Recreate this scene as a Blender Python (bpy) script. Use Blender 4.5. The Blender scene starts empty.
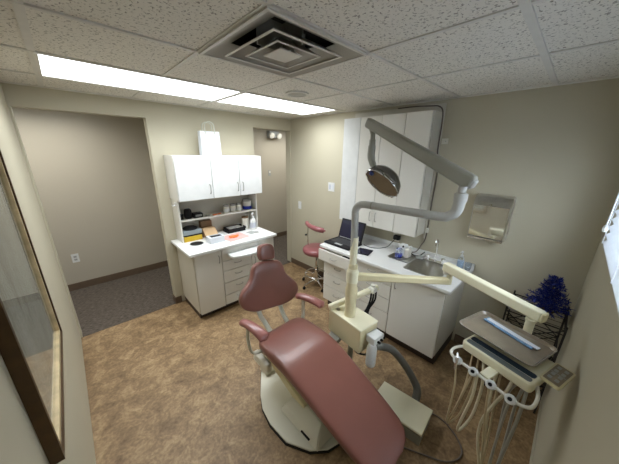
import bpy, bmesh, math, random
from mathutils import Vector, Matrix
random.seed(7)
S = bpy.context.scene
C = S.collection
PI = math.pi
# ------------------------------------------------------------------ room numbers
H = 2.337; XL = -2.828; YW = -3.374; X0 = -2.001; Y1 = -1.692; G = .61
HD = 2.176; XJ = -1.906; XD = -.656; YH = 1.283
# ------------------------------------------------------------------ materials
def mat(name, col, rough=.5, metal=0., noise=None, bump=None, coat=0., spec=.5, trans=0., ior=1.45, alpha=1.):
    """noise=(scale, amount) varies the colour a little; bump=(scale, strength)"""
    m = bpy.data.materials.new(name); m.use_nodes = True
    n = m.node_tree.nodes; l = m.node_tree.links; b = n['Principled BSDF']
    c = (*col, 1)
    b.inputs['Base Color'].default_value = c
    b.inputs['Roughness'].default_value = rough; b.inputs['Metallic'].default_value = metal
    b.inputs['Coat Weight'].default_value = coat; b.inputs['Coat Roughness'].default_value = .08
    b.inputs['Specular IOR Level'].default_value = spec
    b.inputs['Transmission Weight'].default_value = trans; b.inputs['IOR'].default_value = ior
    b.inputs['Alpha'].default_value = alpha
    tc = n.new('ShaderNodeTexCoord')
    ns, na = noise or (12., .04)
    t = n.new('ShaderNodeTexNoise'); t.inputs['Scale'].default_value = ns; t.inputs['Detail'].default_value = 3
    l.new(tc.outputs['Object'], t.inputs['Vector'])
    r = n.new('ShaderNodeValToRGB')
    r.color_ramp.elements[0].position = .3; r.color_ramp.elements[1].position = .7
    r.color_ramp.elements[0].color = (*[v*(1-na) for v in col], 1)
    r.color_ramp.elements[1].color = (*[min(1, v*(1+na)) for v in col], 1)
    l.new(t.outputs['Fac'], r.inputs['Fac']); l.new(r.outputs['Color'], b.inputs['Base Color'])
    if bump:
        t2 = n.new('ShaderNodeTexNoise'); t2.inputs['Scale'].default_value = bump[0]; t2.inputs['Detail'].default_value = 4
        bp = n.new('ShaderNodeBump'); bp.inputs['Strength'].default_value = bump[1]; bp.inputs['Distance'].default_value = .002
        l.new(tc.outputs['Object'], t2.inputs['Vector']); l.new(t2.outputs['Fac'], bp.inputs['Height']); l.new(bp.outputs['Normal'], b.inputs['Normal'])
    return m
def emit(name, col, strength):
    m = bpy.data.materials.new(name); m.use_nodes = True
    b = m.node_tree.nodes['Principled BSDF']
    b.inputs['Base Color'].default_value = (.8, .8, .8, 1)
    b.inputs['Emission Color'].default_value = (*col, 1); b.inputs['Emission Strength'].default_value = strength
    return m
def floor_mat():
    m = bpy.data.materials.new('mottled sheet vinyl'); m.use_nodes = True
    n = m.node_tree.nodes; l = m.node_tree.links; b = n['Principled BSDF']
    tc = n.new('ShaderNodeTexCoord')
    a = n.new('ShaderNodeTexNoise'); a.inputs['Scale'].default_value = 9; a.inputs['Detail'].default_value = 8; a.inputs['Roughness'].default_value = .68; a.inputs['Distortion'].default_value = .6
    r = n.new('ShaderNodeValToRGB'); e = r.color_ramp.elements
    e[0].position = .3; e[0].color = (.15, .092, .045, 1)
    e[1].position = .72; e[1].color = (.46, .33, .185, 1)
    x = e.new(.5); x.color = (.28, .185, .097, 1)
    l.new(tc.outputs['Object'], a.inputs['Vector']); l.new(a.outputs['Fac'], r.inputs['Fac'])
    a2 = n.new('ShaderNodeTexNoise'); a2.inputs['Scale'].default_value = 55; a2.inputs['Detail'].default_value = 4
    l.new(tc.outputs['Object'], a2.inputs['Vector'])
    r2 = n.new('ShaderNodeValToRGB'); r2.color_ramp.elements[0].position = .35; r2.color_ramp.elements[1].position = .65
    r2.color_ramp.elements[0].color = (.72, .68, .62, 1); r2.color_ramp.elements[1].color = (1.12, 1.1, 1.05, 1)
    l.new(a2.outputs['Fac'], r2.inputs['Fac'])
    mx = n.new('ShaderNodeMix'); mx.data_type = 'RGBA'; mx.blend_type = 'MULTIPLY'; mx.inputs[0].default_value = .8
    l.new(r.outputs['Color'], mx.inputs[6]); l.new(r2.outputs['Color'], mx.inputs[7]); l.new(mx.outputs[2], b.inputs['Base Color'])
    b.inputs['Roughness'].default_value = .55
    return m
def carpet_mat():
    m = bpy.data.materials.new('hall carpet'); m.use_nodes = True
    n = m.node_tree.nodes; l = m.node_tree.links; b = n['Principled BSDF']
    tc = n.new('ShaderNodeTexCoord')
    a = n.new('ShaderNodeTexNoise'); a.inputs['Scale'].default_value = 75; a.inputs['Detail'].default_value = 5
    mp = n.new('ShaderNodeMapping'); mp.inputs['Scale'].default_value = (.35, 1.4, 1)
    r = n.new('ShaderNodeValToRGB'); e = r.color_ramp.elements
    e[0].position = .35; e[0].color = (.045, .036, .028, 1); e[1].position = .66; e[1].color = (.135, .108, .085, 1)
    l.new(tc.outputs['Object'], mp.inputs['Vector']); l.new(mp.outputs['Vector'], a.inputs['Vector'])
    l.new(a.outputs['Fac'], r.inputs['Fac']); l.new(r.outputs['Color'], b.inputs['Base Color'])
    bp = n.new('ShaderNodeBump'); bp.inputs['Strength'].default_value = .6; bp.inputs['Distance'].default_value = .004
    l.new(a.outputs['Fac'], bp.inputs['Height']); l.new(bp.outputs['Normal'], b.inputs['Normal'])
    b.inputs['Roughness'].default_value = .95
    return m
def tile_mat():
    m = bpy.data.materials.new('fissured acoustic tile'); m.use_nodes = True
    n = m.node_tree.nodes; l = m.node_tree.links; b = n['Principled BSDF']
    tc = n.new('ShaderNodeTexCoord')
    a = n.new('ShaderNodeTexNoise'); a.inputs['Scale'].default_value = 85; a.inputs['Detail'].default_value = 2; a.inputs['Distortion'].default_value = .8
    r = n.new('ShaderNodeValToRGB'); e = r.color_ramp.elements
    e[0].position = .33; e[0].color = (.30, .28, .245, 1); e[1].position = .43; e[1].color = (.80, .775, .71, 1)
    l.new(tc.outputs['Object'], a.inputs['Vector']); l.new(a.outputs['Fac'], r.inputs['Fac'])
    l.new(r.outputs['Color'], b.inputs['Base Color'])
    bp = n.new('ShaderNodeBump'); bp.inputs['Strength'].default_value = .6; bp.inputs['Distance'].default_value = .004
    l.new(r.outputs['Color'], bp.inputs['Height']); l.new(bp.outputs['Normal'], b.inputs['Normal'])
    b.inputs['Roughness'].default_value = .9
    return m
def print_mat():
    m = bpy.data.materials.new('pale watercolour print'); m.use_nodes = True
    n = m.node_tree.nodes; l = m.node_tree.links; b = n['Principled BSDF']
    tc = n.new('ShaderNodeTexCoord'); mp = n.new('ShaderNodeMapping'); mp.inputs['Scale'].default_value = (1, 14, 2.2)
    a = n.new('ShaderNodeTexNoise'); a.inputs['Scale'].default_value = 1.6; a.inputs['Detail'].default_value = 5; a.inputs['Distortion'].default_value = 1.2
    r = n.new('ShaderNodeValToRGB'); e = r.color_ramp.elements
    e[0].position = .3; e[0].color = (.34, .33, .26, 1); e[1].position = .55; e[1].color = (.60, .63, .54, 1)
    l.new(tc.outputs['Object'], mp.inputs['Vector']); l.new(mp.outputs['Vector'], a.inputs['Vector'])
    l.new(a.outputs['Fac'], r.inputs['Fac']); l.new(r.outputs['Color'], b.inputs['Base Color'])
    b.inputs['Roughness'].default_value = .6
    return m
M = {}
M['wall'] = mat('beige wall paint', (.50, .463, .352), .6, noise=(1.5, .02), bump=(60, .06))
M['hallwall'] = mat('taupe hall paint', (.45, .41, .33), .65, noise=(1.5, .02), bump=(60, .06))
M['base'] = mat('brown vinyl cove base', (.13, .09, .06), .5)
M['floor'] = floor_mat(); M['carpet'] = carpet_mat(); M['tile'] = tile_mat()
M['grid'] = mat('painted ceiling grid', (.68, .665, .62), .5)
M['lam'] = mat('white laminate', (.72, .705, .65), .35, noise=(3, .01))
M['lamside'] = mat('cream laminate', (.60, .57, .49), .4, noise=(3, .015))
M['ctop'] = mat('white counter laminate', (.74, .74, .72), .3, noise=(3, .01))
M['kick'] = mat('dark toe kick', (.035, .02, .015), .5)
M['dark'] = mat('black plastic', (.012, .012, .014), .65, spec=.25)
M['darkint'] = mat('dark cabinet gap', (.10, .09, .075), .8)
M['handle'] = mat('brushed nickel', (.40, .39, .37), .35, 1.)
M['steel'] = mat('stainless steel', (.55, .54, .51), .28, 1., noise=(30, .06))
M['chrome'] = mat('chrome', (.78, .78, .78), .08, 1.)
M['vinyl'] = mat('mauve vinyl', (.225, .090, .070), .3, noise=(4, .06), bump=(220, .05), coat=.15)
M['vinylpink'] = mat('rose vinyl', (.28, .095, .10), .35, noise=(4, .06), coat=.15)
M['vinylarm'] = mat('dusty rose vinyl', (.30, .115, .10), .32, noise=(4, .06), coat=.2)
M['cream'] = mat('cream painted metal', (.73, .66, .42), .35, noise=(5, .03))
M['creamtop'] = mat('cream plastic', (.80, .76, .56), .4, noise=(5, .03))
M['white'] = mat('off white plastic', (.75, .73, .65), .4)
M['whiter'] = mat('white plastic', (.70, .71, .70), .4)
M['plate'] = mat('cream enamelled base', (.74, .72, .61), .4, noise=(4, .04))
M['rubber'] = mat('black rubber', (.02, .018, .015), .8)
M['greymetal'] = mat('grey painted metal', (.30, .30, .25), .38, noise=(5, .03))
M['chairmetal'] = mat('warm white chair metal', (.56, .55, .46), .35, noise=(5, .03))
M['armgrey'] = mat('warm grey enamel', (.30, .295, .25), .35, noise=(5, .03))
M['greytube'] = mat('grey lamp tube enamel', (.40, .395, .36), .3, noise=(5, .03))
M['hosegrey'] = mat('grey corrugated hose', (.17, .17, .155), .6)
M['hosegreylight'] = mat('light grey tubing', (.36, .35, .31), .45)
M['hosetan'] = mat('tan silicone tubing', (.55, .45, .29), .45)
M['hosecream'] = mat('cream silicone tubing', (.72, .66, .50), .4)
M['cordg'] = mat('grey brown cord', (.16, .13, .11), .5)
M['silver'] = mat('polished reflector', (.88, .87, .84), .32, 1.)
M['lamphead'] = mat('smoky lamp housing', (.22, .22, .21), .15, .9)
M['lens'] = mat('blue lens', (.02, .04, .2), .1, coat=.6)
M['gold'] = mat('antique gold frame', (.62, .50, .30), .4, .3, noise=(18, .2))
M['darkgold'] = mat('dark bronze frame edge', (.075, .04, .014), .42, .3, noise=(18, .2))
M['mat'] = mat('pale mat board', (.56, .57, .50), .8)
M['print'] = print_mat()
def pane_mat(name):
    m = bpy.data.materials.new(name); m.use_nodes = True
    n = m.node_tree.nodes; l = m.node_tree.links; n.remove(n['Principled BSDF'])
    t = n.new('ShaderNodeBsdfTransparent'); g_ = n.new('ShaderNodeBsdfGlossy'); g_.inputs['Roughness'].default_value = .02
    f = n.new('ShaderNodeLayerWeight'); f.inputs['Blend'].default_value = .5; x = n.new('ShaderNodeMixShader')
    pw = n.new('ShaderNodeMath'); pw.operation = 'POWER'; pw.inputs[1].default_value = 5
    mu = n.new('ShaderNodeMath'); mu.operation = 'MULTIPLY_ADD'; mu.inputs[1].default_value = .94; mu.inputs[2].default_value = .03
    l.new(f.outputs['Facing'], pw.inputs[0]); l.new(pw.outputs[0], mu.inputs[0])
    l.new(mu.outputs[0], x.inputs[0]); l.new(t.outputs[0], x.inputs[1]); l.new(g_.outputs[0], x.inputs[2])
    l.new(x.outputs[0], n['Material Output'].inputs['Surface']); return m
M['glass'] = pane_mat('thin clear glass')
M['clear'] = mat('clear plastic', (.85, .9, .95), .05, 0, trans=.95, ior=1.3)
M['bluefoil'] = mat('blue tinsel', (.008, .022, .22), .28, .4, noise=(60, .5))
M['yellow'] = mat('yellow card box', (.65, .43, .03), .5)
M['blue'] = mat('deep blue plastic', (.01, .03, .38), .4)
M['greyblue'] = mat('grey blue card', (.28, .33, .36), .5)
M['kraft'] = mat('tan cardboard', (.50, .34, .19), .7)
M['kraftdark'] = mat('brown cardboard', (.22, .14, .08), .8)
M['pinkpaper'] = mat('pale pink paper', (.74, .40, .37), .7)
M['orange'] = mat('orange rubber bands', (.80, .22, .06), .5)
M['greyplastic'] = mat('grey plastic', (.36, .37, .36), .5)
M['paper'] = mat('white paper', (.66, .69, .74), .7)
M['papergrey'] = mat('grey print on paper', (.52, .55, .62), .7)
M['screen'] = mat('laptop screen off', (.022, .022, .045), .12, coat=.5)
M['keys'] = mat('dark keyboard', (.03, .03, .032), .5, noise=(90, .5))
M['slot'] = mat('slate blue control panel', (.035, .06, .09), .3)
M['slot2'] = mat('grey instrument recess', (.16, .18, .18), .3)
M['traytan'] = mat('wrapped steel tray', (.25, .205, .150), .28, .1, noise=(14, .15), bump=(34, .6), coat=.7)
M['pouch'] = mat('blue paper pouch', (.18, .32, .50), .25, 0, noise=(30, .35), bump=(40, .6), coat=.6)
M['pouchw'] = mat('clear pouch film', (.72, .76, .82), .15, 0, bump=(50, .8), coat=.8)
M['blind'] = mat('white blind slat', (.80, .84, .90), .35)
M['glow'] = emit('lit lamp diffuser', (.90, .96, 1.0), 3.)
M['hallglow'] = emit('added hall lamp diffuser', (1, .93, .82), 75.)  # emission for an added hall lamp, not assigned to anything
M['ventgrey'] = mat('grey vent metal', (.42, .41, .37), .45, .3)
M['ventdark'] = mat('dark duct interior', (.05, .048, .043), .7)
M['iron'] = mat('black wire', (.015, .013, .012), .5)
M['tread'] = mat('brown tree stand', (.1, .06, .03), .7)
# ------------------------------------------------------------------ mesh helpers
def bm_new(): return bmesh.new()
def add_box(bm, x0, x1, y0, y1, z0, z1, bev=0, rot=None, seg=2):
    """rot: Matrix applied about the box centre"""
    c = Vector(((x0+x1)/2, (y0+y1)/2, (z0+z1)/2)); d = (abs(x1-x0), abs(y1-y0), abs(z1-z0))
    t = bmesh.new(); bmesh.ops.create_cube(t, size=1)
    for v in t.verts: v.co = Vector((v.co.x*d[0], v.co.y*d[1], v.co.z*d[2]))
    if bev: bmesh.ops.bevel(t, geom=t.edges[:], offset=min(bev, min(d)*.45), segments=seg, profile=.5, affect='EDGES')
    if rot is not None: bmesh.ops.transform(t, matrix=rot.to_4x4(), verts=t.verts)
    bmesh.ops.translate(t, vec=c, verts=t.verts)
    me = bpy.data.meshes.new('t'); t.to_mesh(me); t.free(); bm.from_mesh(me); bpy.data.meshes.remove(me)
    return bm
def box(*a, **k): return add_box(bm_new(), *a, **k)
def add_loft(bm, rings, caps=True, close=True):
    R = [[bm.verts.new(p) for p in r] for r in rings]
    n = len(R[0])
    for a, b in zip(R, R[1:]):
        for i in range(n if close else n-1):
            j = (i+1) % n
            bm.faces.new((a[i], a[j], b[j], b[i]))
    if caps:
        bm.faces.new(R[0][::-1]); bm.faces.new(R[-1])
    return bm
def spline(pts, k=6):
    P = [Vector(p) for p in pts]
    if len(P) < 3: return P
    Q = [P[0]*2-P[1]] + P + [P[-1]*2-P[-2]]; out = []
    for i in range(1, len(Q)-2):
        for s in range(k):
            t = s/k; a, b, c, d = Q[i-1:i+3]
            out.append(.5*((2*b)+(c-a)*t+(2*a-5*b+4*c-d)*t*t+(3*b-a-3*c+d)*t**3))
    out.append(P[-1]); return out
def add_tube(bm, pts, r, seg=12, smooth=True, k=6, aspect=1., up=None):
    P = spline(pts, k) if smooth else [Vector(p) for p in pts]
    n = len(P); rings = []
    t0 = (P[1]-P[0]).normalized()
    u = Vector(up) if up else (Vector((0, 0, 1)) if abs(t0.z) < .9 else Vector((1, 0, 0)))
    nrm = (u - t0*u.dot(t0)).normalized()
    for i in range(n):
        t = (P[min(i+1, n-1)]-P[max(i-1, 0)]).normalized()
        nrm = (nrm - t*nrm.dot(t)).normalized(); bn = t.cross(nrm)
        rr = r[min(len(r)-1, int(round(i/(n-1)*(len(r)-1))))] if isinstance(r, (list, tuple)) else r
        rings.append([P[i]+nrm*math.cos(a)*rr+bn*math.sin(a)*rr*aspect for a in [2*PI*q/seg for q in range(seg)]])
    return add_loft(bm, rings)
def tube(pts, r, **k): return add_tube(bm_new(), pts, r, **k)
def add_lathe(bm, prof, c, seg=24, M3=None):
    """prof = [(r, z)...] about a vertical axis through c"""
    c = Vector(c); rings = []
    for r, z in prof:
        ring = []
        for q in range(seg):
            a = 2*PI*q/seg; v = Vector((max(r, 1e-4)*math.cos(a), max(r, 1e-4)*math.sin(a), z))
            if M3 is not None: v = M3 @ v
            ring.append(c+v)
        rings.append(ring)
    return add_loft(bm, rings, caps=(prof[0][0] < .001 and prof[-1][0] < .001))
def lathe(prof, c, **k): return add_lathe(bm_new(), prof, c, **k)
def add_prism(bm, poly, z0, z1, bev=0, M4=None):
    t = bmesh.new()
    a = [t.verts.new((p[0], p[1], z0)) for p in poly]; b = [t.verts.new((p[0], p[1], z1)) for p in poly]
    t.faces.new(a[::-1]); t.faces.new(b)
    for i in range(len(poly)):
        j = (i+1) % len(poly); t.faces.new((a[i], a[j], b[j], b[i]))
    bmesh.ops.recalc_face_normals(t, faces=t.faces)
    if bev: bmesh.ops.bevel(t, geom=[e for e in t.edges if abs(e.verts[0].co.z-e.verts[1].co.z) < 1e-6 or bev < 0], offset=abs(bev), segments=3, profile=.5, affect='EDGES', clamp_overlap=True)
    if M4 is not None: bmesh.ops.transform(t, matrix=M4, verts=t.verts)
    me = bpy.data.meshes.new('t'); t.to_mesh(me); t.free(); bm.from_mesh(me); bpy.data.meshes.remove(me)
    return bm
def prism(*a, **k): return add_prism(bm_new(), *a, **k)
def beam_frame(p, q, up=(0, 0, 1)):
    p, q = Vector(p), Vector(q); y = (q-p).normalized(); u = Vector(up); x = y.cross(u).normalized(); z = x.cross(y)
    m = Matrix((x, y, z)).transposed().to_4x4(); m.translation = p; return m, (q-p).length
def add_beam(bm, p, q, w, h, bev=.004, w2=None, h2=None, up=(0, 0, 1), seg=3):
    """rectangular rounded bar from p to q, tapering to w2 x h2"""
    m, L = beam_frame(p, q, up); w2 = w2 or w; h2 = h2 or h
    t = bmesh.new(); bmesh.ops.create_cube(t, size=1)
    for v in t.verts:
        e = v.co.y > 0
        v.co = Vector((v.co.x*(w2 if e else w), (v.co.y+.5)*L, v.co.z*(h2 if e else h)))
    if bev: bmesh.ops.bevel(t, geom=t.edges[:], offset=bev, segments=seg, profile=.5, affect='EDGES')
    bmesh.ops.transform(t, matrix=m, verts=t.verts)
    me = bpy.data.meshes.new('t'); t.to_mesh(me); t.free(); bm.from_mesh(me); bpy.data.meshes.remove(me)
    return bm
def beam(*a, **k): return add_beam(bm_new(), *a, **k)
ORG = {}
def obj(name, bm, m, parent=None, smooth=True, label=None, loc=None, second=None):
    """meshes are given in world coordinates; origin goes to the parent's place, or to the base of the thing itself"""
    bmesh.ops.recalc_face_normals(bm, faces=bm.faces)
    me = bpy.data.meshes.new(name)
    if parent is not None: o0 = ORG[parent.name]
    else:
        xs = [v.co for v in bm.verts]
        o0 = Vector(((min(c.x for c in xs)+max(c.x for c in xs))/2, (min(c.y for c in xs)+max(c.y for c in xs))/2, min(c.z for c in xs)))
    bmesh.ops.translate(bm, vec=-o0, verts=bm.verts)
    bm.to_mesh(me); bm.free(); me.materials.append(m)
    if second: me.materials.append(second)
    o = bpy.data.objects.new(name, me); C.objects.link(o)
    if parent is not None: o.parent = parent
    else: o.location = o0
    ORG[o.name] = o0
    if smooth:
        for p in me.polygons: p.use_smooth = True
        me.set_sharp_from_angle(angle=math.radians(50))
        wn = o.modifiers.new('weighted normals', 'WEIGHTED_NORMAL'); wn.keep_sharp = True; wn.weight = 80
    if label: o['label'] = label
    return o
def thing(name, label, cat, loc, group=None):
    o = bpy.data.objects.new(name, None); o.empty_display_size = .05; C.objects.link(o); o.location = loc
    o['label'] = label; o['category'] = cat
    if group: o['group'] = group
    ORG[o.name] = Vector(loc); return o
def tag(o, label, cat, group=None, kind=None):
    o['label'] = label; o['category'] = cat
    if group: o['group'] = group
    if kind: o['kind'] = kind
    return o
def struct(name, bm, m, parent=None, smooth=False):
    o = obj(name, bm, m, parent, smooth)
    if parent is None: o['kind'] = 'structure'
    return o
def copy_thing(o, loc, label, group=None):
    c = o.copy(); C.objects.link(c); c.location = loc; c['label'] = label; ORG[c.name] = Vector(loc)
    if group: c['group'] = group
    for ch in list(o.children):
        d = ch.copy(); C.objects.link(d); d.parent = c
        for g in list(ch.children):
            e = g.copy(); C.objects.link(e); e.parent = d
    return c
# ================================================================== SETTING
T = .11
struct('floor', box(XL, 0, YW, 0, -.05, 0), M['floor'])
b = box(-4.6, 2.6, 0.0, YH, -.05, .002); struct('floor_hall', b, M['carpet'])
# back wall with two openings
b = bm_new()
XR = -.012
add_box(b, XL+.012-.3, XL+.012, 0, T, 0, H+.1)
add_box(b, XL+.012, XJ, 0, T, HD, H+.1)
add_box(b, XJ, XD, 0, T, 0, H+.1)
add_box(b, XD, XR, 0, T, HD, H+.1)
add_box(b, XR, .3, 0, T, 0, H+.1)
struct('wall_back', b, M['wall'])
struct('wall_right', box(0, T, YW-.1, 0, 0, H+.1), M['wall'])
struct('wall_left', box(XL-T, XL, YW-.1, 0, 0, H+.1), M['wall'])
# near wall with window opening
WX1, WX0, WZ0, WZ1 = -.425, -1.90, 1.385, 2.15
b = bm_new()
add_box(b, WX1, .1, YW-T, YW, 0, H+.1); add_box(b, XL, WX0, YW-T, YW, 0, H+.1)
add_box(b, WX0, WX1, YW-T, YW, 0, WZ0); add_box(b, WX0, WX1, YW-T, YW, WZ1, H+.1)
struct('wall_near', b, M['wall'])
struct('wall_hall', box(-4.6, 2.6, YH, YH+T, 0, H+.1), M['hallwall'])
b = box(-4.7, -4.6, 0, YH, 0, H+.1); struct('wall_hall_left', b, M['hallwall'])
b = box(2.6, 2.7, 0, YH, 0, H+.1); struct('wall_hall_right', b, M['hallwall'])
b = box(-4.6, XL-.28, .0, T, 0, H+.1); struct('wall_hall_near_left', b, M['hallwall'])
b = box(.3, 2.6, .0, T, 0, H+.1); struct('wall_hall_near_right', b, M['hallwall'])
struct('ceiling_hall', box(-4.6, 2.6, T, YH, H, H+.05), M['hallwall'])
# baseboards
struct('baseboard_hall', box(-4.6, 2.6, YH-.012, YH, 0, .10, bev=.004), M['base'])
b = box(XJ, -1.84, -.01, 0, 0, .09, bev=.003); add_box(b, XJ-.01, XJ, -.01, T+.01, 0, .09, bev=.003)
struct('baseboard_back', b, M['base'])
struct('baseboard_right', box(-.012, 0, -1.26, -.0, 0, .09, bev=.003), M['base'])
struct('baseboard_right_far', box(-.012, 0, YW, -2.66, 0, .09, bev=.003), M['base'])
struct('baseboard_near', box(XL, -.012, YW, YW+.008, 0, .05, bev=.002), M['wall'])
# ceiling: panels with cut-outs for lamps and vent
xs = [XL] + [X0+G*k for k in (-1, 0, 1, 2, 3)] + [0]
ys = [YW] + [Y1+G*k for k in (-2, -1, 0, 1, 2)] + [0]
# continuous troffer 1: X0-G..X0+G, troffer 2: X0+G..X0+3G, both in y Y1+G..Y1+2G
def is_hole(i, j):
    cx = (xs[i]+xs[i+1])/2; cy = (ys[j]+ys[j+1])/2
    if Y1+G < cy < Y1+2*G and X0-G < cx < X0+3*G: return True
    if Y1-G < cy < Y1 and X0 < cx < X0+G: return True
    return False
b = bm_new()
for i in range(len(xs)-1):
    for j in range(len(ys)-1):
        if not is_hole(i, j): add_box(b, xs[i], xs[i+1], ys[j], ys[j+1], H+.006, H+.025)
struct('ceiling', b, M['tile'])
struct('ceiling_above', box(XL-.1, .1, YW-.1, .1, H+.24, H+.28), M['ventdark'])
b = bm_new()
for k in (-1, 0, 1, 2):
    w = .015 if k == -1 else .010
    x = X0+G*k
    if k in (0, 2):
        add_box(b, x-w, x+w, YW, Y1+G, H, H+.012); add_box(b, x-w, x+w, Y1+2*G, 0, H, H+.012)
    else: add_box(b, x-w, x+w, YW, 0, H, H+.012)
for k in (-2, -1, 0, 1, 2):
    w = .015 if k == -2 else .010
    y = Y1+G*k
    add_box(b, XL, 0, y-w, y+w, H-.0015, H+.012)
struct('trim_1', b, M['grid'])
b = bm_new()
add_box(b, XL, 0, -.02, 0, H-.004, H+.01); add_box(b, -.02, 0, YW, 0, H-.004, H+.01)
add_box(b, XL, XL+.02, YW, 0, H-.004, H+.01); add_box(b, XL, 0, YW, YW+.02, H-.004, H+.01)
struct('trim_2', b, M['grid'])
# ------------------------------------------------------------------ ceiling lamps
def troffer(x0, x1, label):
    y0, y1 = Y1+G, Y1+2*G
    t = thing('ceiling_light', label, 'ceiling light', ((x0+x1)/2, (y0+y1)/2, H), 'recessed fluorescent ceiling lights')
    b = bm_new(); e = .012
    add_box(b, x0+.002, x1-.002, y0+.002, y0+.02, H-.003, H+.012, bev=.001); add_box(b, x0+.002, x1-.002, y1-.02, y1-.002, H-.003, H+.012, bev=.001)
    add_box(b, x0+.002, x0+.022, y0+.02, y1-.02, H-.003, H+.012, bev=.001); add_box(b, x1-.022, x1-.002, y0+.02, y1-.02, H-.003, H+.012, bev=.001)
    obj('frame', b, M['grid'], t)
    obj('diffuser', box(x0+.02, x1-.02, y0+.018, y1-.018, H+.002, H+.008), M['glow'], t, label='glowing white acrylic diffuser')
    ld = bpy.data.lights.new('lamp_tubes', 'AREA'); ld.shape = 'RECTANGLE'; ld.size = x1-x0-.06; ld.size_y = y1-y0-.06
    ld.energy = 8.5; ld.color = (.93, .97, 1.0); ld.spread = math.radians(150)
    lo = bpy.data.objects.new('lamp_tubes', ld); C.objects.link(lo); lo.parent = t; lo.location = (0, 0, .0005)
    b = box(x0+.01, x1-.01, y0+.01, y1-.01, H+.10, H+.11)
    for a in ((x0+.01, x0+.02, y0+.01, y1-.01), (x1-.02, x1-.01, y0+.01, y1-.01), (x0+.01, x1-.01, y0+.01, y0+.02), (x0+.01, x1-.01, y1-.02, y1-.01)):
        add_box(b, *a, H+.012, H+.105)
    obj('housing', b, M['ventgrey'], t)
troffer(X0-G, X0+G, 'lit recessed fluorescent ceiling light above the wide doorway, left of the pair')
troffer(X0+G, X0+3*G, 'lit recessed fluorescent ceiling light above the narrow doorway, right of the pair')
# added fill panels on the hall ceiling, out of view, to brighten the hall
def added_hall_lamp(x, lab):
    t = thing('added_hall_fill_light', lab, 'ceiling light', (x, .62, H))
    b = bm_new()
    for a in ((-.61, .61, .30, .33), (-.61, .61, .91, .94), (-.61, -.58, .33, .91), (.58, .61, .33, .91)): add_box(b, x+a[0], x+a[1], a[2], a[3], H-.012, H-.001, bev=.002)
    obj('frame', b, M['grid'], t)
    obj('diffuser', box(x-.58, x+.58, .33, .91, H-.008, H-.002), M['glow'], t)
    ld = bpy.data.lights.new('hall_fill', 'AREA'); ld.shape = 'RECTANGLE'; ld.size = 1.14; ld.size_y = .56
    ld.energy = 7.5; ld.color = (1, .95, .86); ld.spread = math.radians(160)
    lo = bpy.data.objects.new('hall_fill', ld); C.objects.link(lo); lo.parent = t; lo.location = (0, 0, -.010)
added_hall_lamp(-2.9, 'added unseen fill light panel on the hall ceiling beyond the wide doorway')
added_hall_lamp(.75, 'added unseen fill light panel on the hall ceiling beyond the narrow doorway')
# ------------------------------------------------------------------ air vent
vx, vy = X0+G/2, Y1-G/2
t = thing('air_vent', 'square four way ceiling air vent of nested grey louvres', 'vent', (vx, vy, H))
def sq_ring(b, prof):
    """prof [(half, z)...] square sections"""
    rings = [[(vx+sx*h, vy+sy*h, z) for sx, sy in ((-1, -1), (1, -1), (1, 1), (-1, 1))] for h, z in prof]
    rings.append(rings[0])
    return add_loft(b, rings, caps=False)
obj('frame', sq_ring(bm_new(), [(.303, H-.002), (.303, H-.008), (.296, H-.010), (.288, H-.008), (.288, H-.002)]), M['grid'], t)
obj('outer_pan', sq_ring(bm_new(), [(.289, H-.006), (.185, H+.040), (.185, H+.042), (.289, H-.004)]), M['ventgrey'], t)
obj('louvre', sq_ring(bm_new(), [(.212, H-.012), (.206, H-.012), (.128, H+.036), (.130, H+.038)]), M['ventgrey'], t)
obj('louvre', sq_ring(bm_new(), [(.136, H-.014), (.130, H-.014), (.070, H+.030), (.072, H+.032)]), M['ventgrey'], t)
for ch, (h, w) in zip(('louvre_edge', 'louvre_edge'), ((.212, .013), (.136, .010))):
    obj(ch, sq_ring(bm_new(), [(h, H-.013), (h, H-.016), (h-w, H-.016), (h-w, H-.013)]), M['grid'], t, label='pale painted louvre edge')
b = box(vx-.07, vx+.07, vy-.07, vy+.07, H-.014, H-.008, bev=.002); obj('centre_panel', b, M['grid'], t)
b = box(vx-.30, vx+.30, vy-.30, vy+.30, H+.12, H+.13)
for a in ((-.30, -.29, -.3, .3), (.29, .30, -.3, .3), (-.3, .3, -.30, -.29), (-.3, .3, .29, .30)):
    add_box(b, vx+a[0], vx+a[1], vy+a[2], vy+a[3], H+.0, H+.12)
obj('duct_box', b, M['ventdark'], t)
b = box(vx-.003, vx+.003, vy-.15, vy+.15, H, H+.12); add_box(b, vx-.15, vx+.15, vy-.003, vy+.003, H, H+.12); obj('brace', b, M['ventgrey'], t)
t = thing('ceiling_speaker', 'small round white ceiling speaker grille beside the ceiling light', 'speaker', (-1.046, -1.355, H))
obj('ring', lathe([(.10, H+.004), (.10, H-.006), (.092, H-.010), (.080, H-.008), (.078, H+.004)], (-1.046, -1.355, 0), seg=32), M['grid'], t)
obj('grille', lathe([(.079, H+.004), (.079, H-.004), (.05, H-.008), (.0, H-.009)], (-1.046, -1.355, 0), seg=32), M['ventgrey'], t)
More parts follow.
